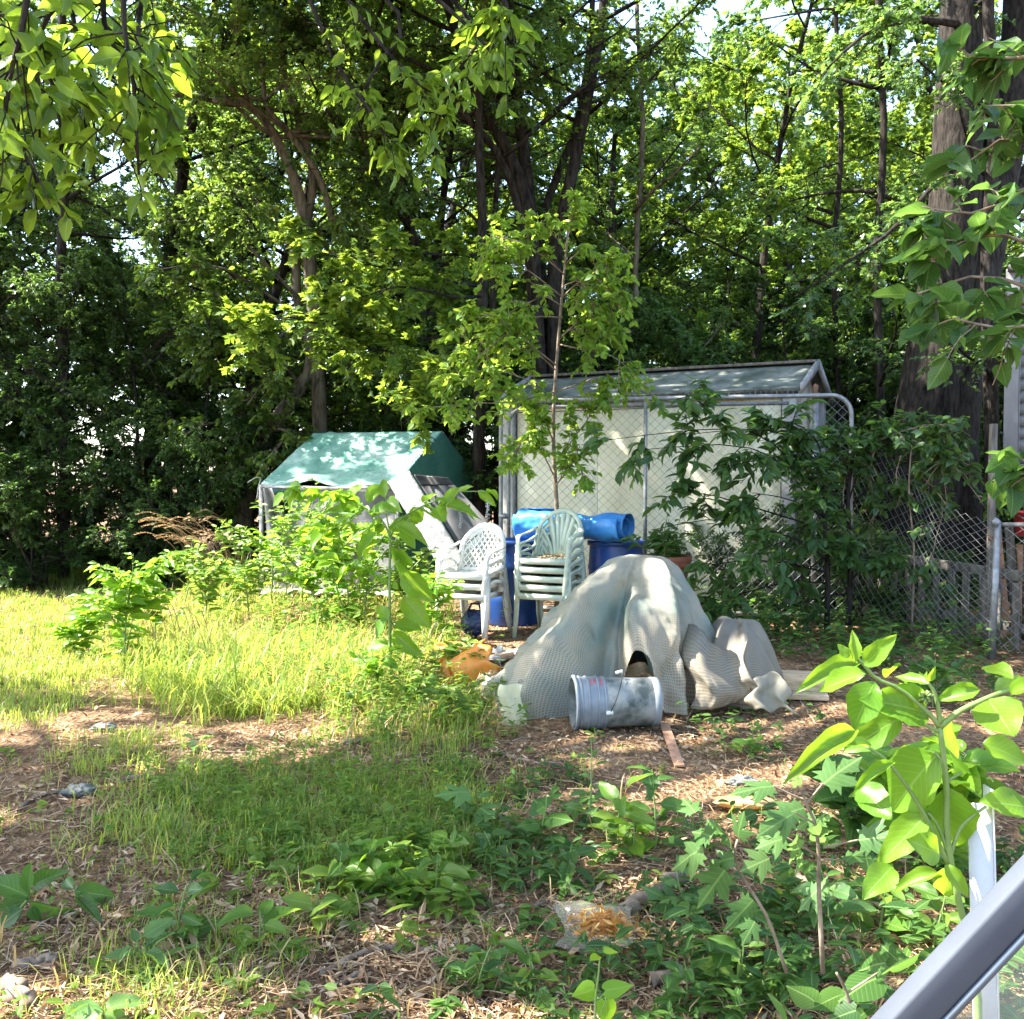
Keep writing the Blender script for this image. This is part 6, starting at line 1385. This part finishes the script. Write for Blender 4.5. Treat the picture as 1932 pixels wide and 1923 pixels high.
weed(590,1200,.5,14,.12,'shorter leafy weed in the grass before the tent','weed','weed',ws=.45,branches=3,seed=38)
for i_, (x_, y_, h_, lab) in enumerate([(515,1160,.85,'leafy weed against the left pole of the tent'),(570,1165,1.0,'tall leafy weed hiding the left part of the grey tent wall'),(645,1175,.8,'leafy weed low before the grey tent wall, left of the tall pokeweed'),
   (690,1185,.7,'leafy weed beside the stem of the tall pokeweed'),(770,1175,.65,'leafy weed between the tall pokeweed and the left chairs'),(470,1175,.6,'leafy weed right of the dry grass clump'),(820,1215,.45,'leafy weed under the front legs of the left chairs'),
   (390,1185,.5,'leafy weed left of the dry grass clump in the sunny grass'),(345,1150,.55,'leafy weed at the back edge of the sunny grass'),(130,1240,.35,'small leafy weed at the far left of the sunny grass')]):
    weed(x_, y_, h_*1.6, 24, .14, lab, 'weed' if i_ % 3 else 'poke', 'weed', ws=.45, branches=6, seed=60+i_)
weed(600,1190,1.30,26,.16,'tallest leafy weed before the left half of the grey tent wall','poke','weed',ws=.45,branches=7,seed=91)
weed(668,1195,1.25,26,.16,'tall arching weed touching the left side of the tall pokeweed','poke','weed',ws=.45,branches=7,seed=92)
weed(860,1290,.35,14,.12,'leafy weed at the feet of the left chair stack','weed','weed',branches=2,seed=39)
weed(800,1345,.30,14,.11,'bushy weed left of the broken orange planter','weed','weed',branches=3,seed=40)
weed(850,1370,.25,14,.10,'low bushy weed before the broken orange planter','weed','weed',branches=3,seed=41)
weed(700,1330,.4,14,.12,'leafy weed by the foot of the tall pokeweed','poke','weed',branches=3,seed=42)
# pokeweed in front of the tent, drawn from the photograph
Yt = 7.3
def D_(x, y): return x, y
def Z5(x, y): return ((x/3.205)+550)/1.1983, ((y/3.205)+900)/1.1983
b = gp(738, 1300); Yt = b[1]; wd = MB(); lf = MB()
base_px = (1065, 1950)
stems_px(wd, [([(1070,1960),(1062,1700),(1060,1300),(1065,1080),(1070,1000)], .013, .008), ([(1068,1010),(1000,880),(880,790),(700,730),(420,640)], .009, .004), ([(1070,1000),(1120,900),(1230,820),(1400,740),(1560,680),(1760,680)], .009, .004), ([(1070,1000),(1040,860),(1030,700)], .007, .003), ([(1062,1250),(1150,1150)], .005, .003), ([(1062,1350),(900,1250),(640,1180)], .006, .003), ([(1062,1500),(1150,1420)], .005, .003), ([(880,800),(760,900),(600,960)], .005, .003)], Z5, Yt, b, 0)
PT = [(1060,1070,1160,1290,150),(1140,1090,1205,1240,110),(1150,1260,1370,1470,140),(975,975,795,1150,85),(880,800,610,930,80),(860,840,560,800,80),(1230,790,1290,900,90),(1410,790,1670,790,75),(1390,790,1460,890,95),(1640,770,1650,890,60),(1540,690,1660,640,60),(1760,680,1850,690,60),(1700,670,1830,780,55),(1560,650,1430,790,60),
 (1000,880,860,1000,80),(1020,900,920,940,70),(700,740,560,830,90),(640,720,500,780,80),(520,700,450,820,80),(420,650,300,640,80),(300,690,210,780,70),(400,640,330,760,70),(760,720,860,620,80),(900,760,1010,600,90),(1030,720,1010,580,70),(1040,740,1120,800,80),(1080,960,1150,850,70),(1100,930,1310,1000,80),(1150,950,1240,1080,80),(1160,1440,1330,1640,130),
 (1060,1340,970,1320,60),(1070,1350,1130,1370,60),(1050,1600,970,1500,80),(1040,1600,950,1720,90),(1090,1640,1290,1680,110),(1090,1700,1260,1860,100),(1070,1780,900,1830,100),(600,960,480,1060,80),(640,1180,520,1240,80),(700,1190,560,1130,80),(780,1210,660,1330,80),(860,1240,740,1180,70),(560,950,640,1060,80),(930,840,1050,780,100),(1300,760,1400,680,70),(820,780,700,660,80),(760,760,640,680,80),(980,1050,830,1120,60)]
px_leaves(lf, PT, Z5, Yt, seed=12, base_off=b, dY=.2, upb=(-.3,-.8,.8))
rng = np.random.default_rng(5); 
sec = np.array([smooth_path(np.array([at(*Z5(x, y), Yt+rng.uniform(-.2,.2)) for x, y in q])-b, 5) for q in ([(1060,1000),(980,860),(820,760)],[(900,800),(760,720),(560,660)],[(640,720),(500,680),(340,660)],[(1100,950),(1230,830),(1400,740)],[(880,820),(740,900),(600,960)],[(1062,1300),(900,1240),(720,1190)])])
leaves_on(rng, lf, sec, 12, .10, BIGS[1], droop=.4, tilt=.5, wid=.5)
t = thing('pokeweed', 'tall sunlit pokeweed with arching branches in front of the green tent', 'plant', b); wd.build('stem', M['stem'], t, smooth=True); lf.build('foliage', G['poke'], t, smooth=True, uv=True)
mb = MB()
for x, y in ((1575,800),(1770,760)):
    P = [at(*Z5(x, y), Yt)-b, at(*Z5(x-3, y+70), Yt)-b, at(*Z5(x, y+150), Yt)-b]; tube(mb, P, (.006, .003), 6)
    for k in range(40):
        s = k/40; p = P[0]*(1-s)+P[2]*s+nrm(RNG.normal(size=3))*.012; tube(mb, [p, p+[0,0,.008]], .005, 5)
mb.build('flower_cluster', M['pale_cloth'], t)
# dry grass with seed heads
rng = np.random.default_rng(14); b = gp(420, 1118); mb = MB(); hd_ = MB()
for k in range(54):
    x0 = rng.uniform(-.30, .35); y0 = rng.uniform(-.3, .3); L = rng.uniform(.7, 1.15); ln = rng.uniform(-1.0, -.1)
    P = np.array([[x0, y0, 0], [x0+ln*.2*L, y0, L*.5], [x0+ln*.5*L, y0+.02, L*.82], [x0+ln*.82*L, y0+.03, L*.93], [x0+ln*1.02*L, y0+.03, L*.90]]); tube(mb, smooth_path(P, 10), (.0035, .0015), 4)
    Q = smooth_path(P[2:], 14)
    pos = np.repeat(Q[4:], 2, 0); leaves(hd_, T_SIMPLE, pos, nrm(Q[-1]-Q[0])+rng.normal(size=pos.shape)*.25, rng.normal(size=pos.shape), .035, .55)
t = thing('dry_grass_clump', 'tall dry grass with straw coloured seed heads leaning left beside the tent', 'grass clump', b); mb.build('stalks', G['straw'], t); hd_.build('seed_heads', G['straw'], t)
mb = MB(); blades(mb, rng, np.stack([rng.uniform(-.4,.4,160), rng.uniform(-.3,.3,160), np.zeros(160)], 1), rng.uniform(.3,.75,160), rng.uniform(.2,.9,160), rng.uniform(.006,.011,160)); mb.build('blades', G['grass'], t)
# bent dry stalks in the grass on the left
rng = np.random.default_rng(15); b = gp(330, 1245); mb = MB()
for k in range(12):
    x0 = rng.uniform(-.2,.35); L = rng.uniform(.35,.7); sg = rng.choice([-1,1]); P = np.array([[x0,0,0],[x0+sg*.08,0,L*.6],[x0+sg*.25*L,0,L*.75],[x0+sg*.6*L,.05,L*.35]]); tube(mb, smooth_path(P, 10), (.004,.002), 4)
o = mb.build('dry_stalks', G['straw']); o.location = b; tag(o, 'bent dry brown stalks in the short grass behind the bushy weed', 'dry stalks', kind='stuff')

# sapling growing up before the shed
b = np.array([(1045-966)*9.75/F, 9.72, 0]); b[0] = (1047-966)*9.72/F; Ys = 9.72
s1 = pix([(1050,1180,Ys),(1052,1000,Ys),(1046,880,Ys),(1044,780,Ys),(1052,660,Ys),(1062,540,Ys),(1072,430,Ys)])
bo = [(pix([(x,y,Ys+d_) for x, y, d_ in q]), .008, .003) for q in [
 [(1050,690,0),(1000,650,-.3),(940,600,-.5),(880,590,-.6)],[(1046,740,0),(960,760,-.4),(880,760,-.6),(810,770,-.8)],[(1060,600,0),(1000,600,-.3),(930,650,-.5),(880,690,-.6)],[(1066,520,0),(1020,480,-.2),(960,450,-.3),(920,470,-.4)],[(1056,650,0),(1100,660,-.2),(1150,670,-.3),(1180,690,-.3)],[(1068,470,0),(1040,440,-.1),(1010,430,-.2),(990,450,-.2)],[(1062,560,0),(1110,520,-.2),(1140,540,-.3),(1160,560,-.3)],
 [(1046,900,0),(1020,850,-.1),(990,830,-.2),(975,850,-.25)],[(1046,880,0),(1080,830,-.1),(1110,790,-.2),(1130,760,-.25)],[(1044,800,0),(1000,770,-.2),(950,740,-.4),(900,730,-.5)],[(1046,760,0),(980,710,-.2),(900,700,-.5),(830,720,-.7)],
 [(1050,700,0),(980,640,-.2),(920,630,-.4),(870,650,-.5)],[(1056,640,0),(1100,600,-.1),(1140,600,-.2),(1180,630,-.2)],[(1060,560,0),(1010,520,-.1),(970,500,-.3),(930,520,-.3)],[(1066,500,0),(1100,470,-.1),(1130,480,-.2),(1150,510,-.3)],
 [(1070,450,0),(1075,430,0),(1080,415,0),(1085,400,0)],[(1048,740,0),(1110,720,-.1),(1160,730,-.2),(1230,740,-.3)],[(1045,920,0),(1070,890,-.1),(1085,870,-.15),(1100,890,-.2)],[(1046,840,0),(1030,800,-.1),(1010,790,-.2),(990,810,-.2)],[(1062,580,0),(1030,560,-.2),(1000,570,-.3),(960,590,-.4)],[(1064,540,0),(1090,530,-.2),(1110,550,-.3),(1120,580,-.3)]]]
custom_tree('sapling', 'slender sapling with small bright leaves growing up in front of the shed', 'sapling', b, [(s1, .026, .010)], bo, 'twig', 'sap', T_OV, .076, 301, 8, 4, 8, .32, .2, n=8, twr=.003, droop=.3)
T_NARROW = (T_OV[0]*np.array([.72, 1, 1]), T_OV[1])
# shrub reaching across the gate with long narrow leaves
b = np.array([(1560-966)*9.0/F, 9.0, 0]); Ys = 9.0
bo = [(pix([(x,y,Ys+d_) for x, y, d_ in q]), .010, .003) for q in [
 [(1560,1000,0),(1480,880,-.1),(1380,840,-.3),(1200,850,-.4)],[(1560,960,0),(1450,830,-.1),(1340,810,-.2),(1150,830,-.4)],[(1560,900,0),(1500,830,-.1),(1420,810,-.3),(1300,820,-.3)],[(1560,1000,0),(1430,960,-.1),(1320,930,-.2),(1250,940,-.3)],
 [(1560,1040,0),(1450,1000,-.2),(1350,980,-.3),(1230,1000,-.4)],[(1560,1080,0),(1460,1060,-.2),(1380,1060,-.3),(1290,1080,-.3)],[(1560,900,0),(1540,830,-.1),(1500,800,-.2),(1440,790,-.2)],[(1560,1100,0),(1480,1100,-.2),(1400,1120,-.3),(1340,1130,-.3)],
 [(1560,980,0),(1530,960,-.3),(1480,940,-.4),(1420,930,-.5)],[(1560,930,0),(1470,870,-.3),(1420,870,-.4),(1330,890,-.5)],[(1560,1060,0),(1540,1040,-.3),(1490,1020,-.5),(1430,1040,-.6)],[(1400,812,-.25),(1360,800,-.3),(1310,750,-.3),(1260,745,-.3)]]]
custom_tree('long_leaf_shrub', 'dark shrub with long narrow leaves reaching left across the chain link gate', 'shrub', b, [(pix([(1560,1190,Ys),(1562,1080,Ys),(1555,960,Ys),(1560,870,Ys)]), .03, .014)], bo, 'bark', 'dark', T_NARROW, .125, 302, 5, 4, 7, .30, .2, n=8, twr=.003, droop=.3, wood='stem', leafname='foliage')
b = np.array([(1600-966)*9.3/F, 9.25, 0]); Ys = 9.2
bo = [(pix([(x,y,Ys+d_) for x, y, d_ in q]), .010, .003) for q in [
 [(1600,1000,0),(1560,900,-.1),(1530,850,-.1),(1500,830,-.2)],[(1600,950,0),(1630,860,0),(1660,820,.0),(1720,800,.1)],[(1610,900,0),(1680,830,0),(1740,800,.1),(1800,820,.1)],[(1600,1000,0),(1550,980,-.2),(1510,1000,-.2),(1480,1030,-.2)],
 [(1600,1060,0),(1560,1050,-.2),(1520,1080,-.2),(1490,1110,-.2)],[(1610,950,0),(1660,900,0),(1720,870,.1),(1790,880,.1)],[(1600,1080,0),(1620,1020,-.2),(1590,980,-.2),(1570,960,-.2)],[(1600,1100,0),(1640,1060,-.1),(1660,1040,-.1),(1690,1060,0)],
 [(1600,920,0),(1590,860,-.1),(1580,830,-.1),(1600,800,-.1)],[(1600,1120,0),(1540,1130,-.2),(1500,1140,-.2),(1460,1150,-.2)],[(1620,900,0),(1650,840,0),(1690,830,0),(1750,850,0)],[(1605,1000,-.1),(1580,930,-.3),(1540,910,-.3),(1560,870,-.3)]]]
custom_tree('dark_shrub', 'dense dark shrub covering the right end of the gate and the fence top', 'shrub', b, [(pix([(1600,1180,Ys),(1605,1060,Ys),(1600,940,Ys),(1610,860,Ys)]), .03, .015)], bo, 'bark', 'dark', T_NARROW, .095, 303, 6, 4, 9, .36, .22, n=8, twr=.003, wood='stem', leafname='foliage')
b = np.array([(1720-966)*8.9/F, 8.9, 0]); Ys = 8.85
bo = [(pix([(x,y,Ys+d_) for x, y, d_ in q]), .006, .003) for q in [
 [(1660,830,.3),(1700,815,.2),(1760,800,0),(1800,815,-.1)],[(1720,830,.1),(1760,850,0),(1780,900,-.1),(1790,980,-.1)],[(1650,850,.3),(1640,900,.3),(1650,960,.3),(1640,1020,.3)],[(1760,850,0),(1800,880,-.2),(1840,930,-.3),(1860,960,-.4)],
 [(1700,860,.1),(1690,900,.1),(1700,930,.1),(1690,960,.1)],[(1620,840,.4),(1600,880,.4),(1590,950,.3),(1600,1020,.3)],[(1780,830,-.1),(1790,860,-.1),(1760,890,-.1),(1740,930,0)],[(1740,900,0),(1780,950,-.1),(1760,1040,-.1),(1770,1090,-.1)]]]
custom_tree('fence_vine', 'leafy vine hanging over the top of the sagging chain link fence', 'vine', b, [(pix([(1720,1190,Ys),(1725,1050,Ys),(1715,930,Ys),(1720,840,Ys)]), .012, .006)], bo, 'twig', 'wood_b', T_OV, .095, 304, 6, 3, 7, .22, .14, n=6, twr=.0025, wood='stem', leafname='foliage')
for i_, (px_, py_, s_, lab) in enumerate([(1480,1155,.42,'low dark bush at the foot of the shed corner'),(1700,1175,.34,'low dark bush under the picket fence'),(1390,1165,.33,'low dark bush behind the right side of the mesh tarp'),(60,1105,.36,'low bush in the shade at the far left of the clearing'),(210,1090,.34,'low bush in the shade behind the clearing, right of the leftmost one'),(1310,1140,.32,'low dark bush hidden beneath the shrub left of the gate end'),(1565,1165,.36,'low dark bush at the foot of the gate end'),(1635,1180,.34,'low dark bush where the gate meets the chain link fence'),(1795,1165,.3,'low dark bush left of the steel fence post')]):
    q = gp(px_, py_); o = plant_tree('bush', 'low_bush', lab, 'low bushes along the shade edge', q, i_*1.3, s_, cat='bush')

# ------------------------------------------------------------------ light, sky, camera
w = bpy.data.worlds.new('World'); sc.world = w; w.use_nodes = True; nt = w.node_tree; nt.nodes.clear()
sky = nt.nodes.new('ShaderNodeTexSky'); sky.sky_type = 'NISHITA'; sky.sun_disc = False
elev = math.asin(SUN[2]); az = math.atan2(SUN[0], SUN[1])
sky.sun_elevation = elev; sky.sun_rotation = az; sky.air_density = 1.0; sky.dust_density = 1.5; sky.ozone_density = 1.0
bg = nt.nodes.new('ShaderNodeBackground'); bg.inputs[1].default_value = .145
wo = nt.nodes.new('ShaderNodeOutputWorld'); nt.links.new(sky.outputs[0], bg.inputs[0]); nt.links.new(bg.outputs[0], wo.inputs[0])
sl = bpy.data.lights.new('sun', 'SUN'); sl.energy = 5.0; sl.angle = math.radians(.5); sl.color = (1, .95, .86)
so = bpy.data.objects.new('sun', sl); COL.objects.link(so); so.rotation_euler = Vector(-SUN).to_track_quat('-Z', 'Y').to_euler()
cam = bpy.data.cameras.new('camera'); cam.sensor_fit = 'HORIZONTAL'; cam.angle = 2*math.atan(966/F); cam.clip_start = .05; cam.clip_end = 2000
co = bpy.data.objects.new('camera', cam); COL.objects.link(co); co.location = (0, 0, CAMZ); co.rotation_euler = (PI/2-PIT, 0, 0); sc.camera = co
sc.view_settings.view_transform = 'Standard'; sc.view_settings.look = 'None'; sc.view_settings.exposure = 2.62; sc.view_settings.gamma = 1; sc.view_settings.use_curve_mapping = False
sc.render.engine = 'CYCLES'
cy = sc.cycles; cy.max_bounces = 8; cy.diffuse_bounces = 4; cy.glossy_bounces = 2; cy.transmission_bounces = 4; cy.transparent_max_bounces = 16
cy.use_denoising = True; cy.caustics_reflective = False; cy.caustics_refractive = False; cy.sample_clamp_indirect = 6
cy.use_adaptive_sampling = True
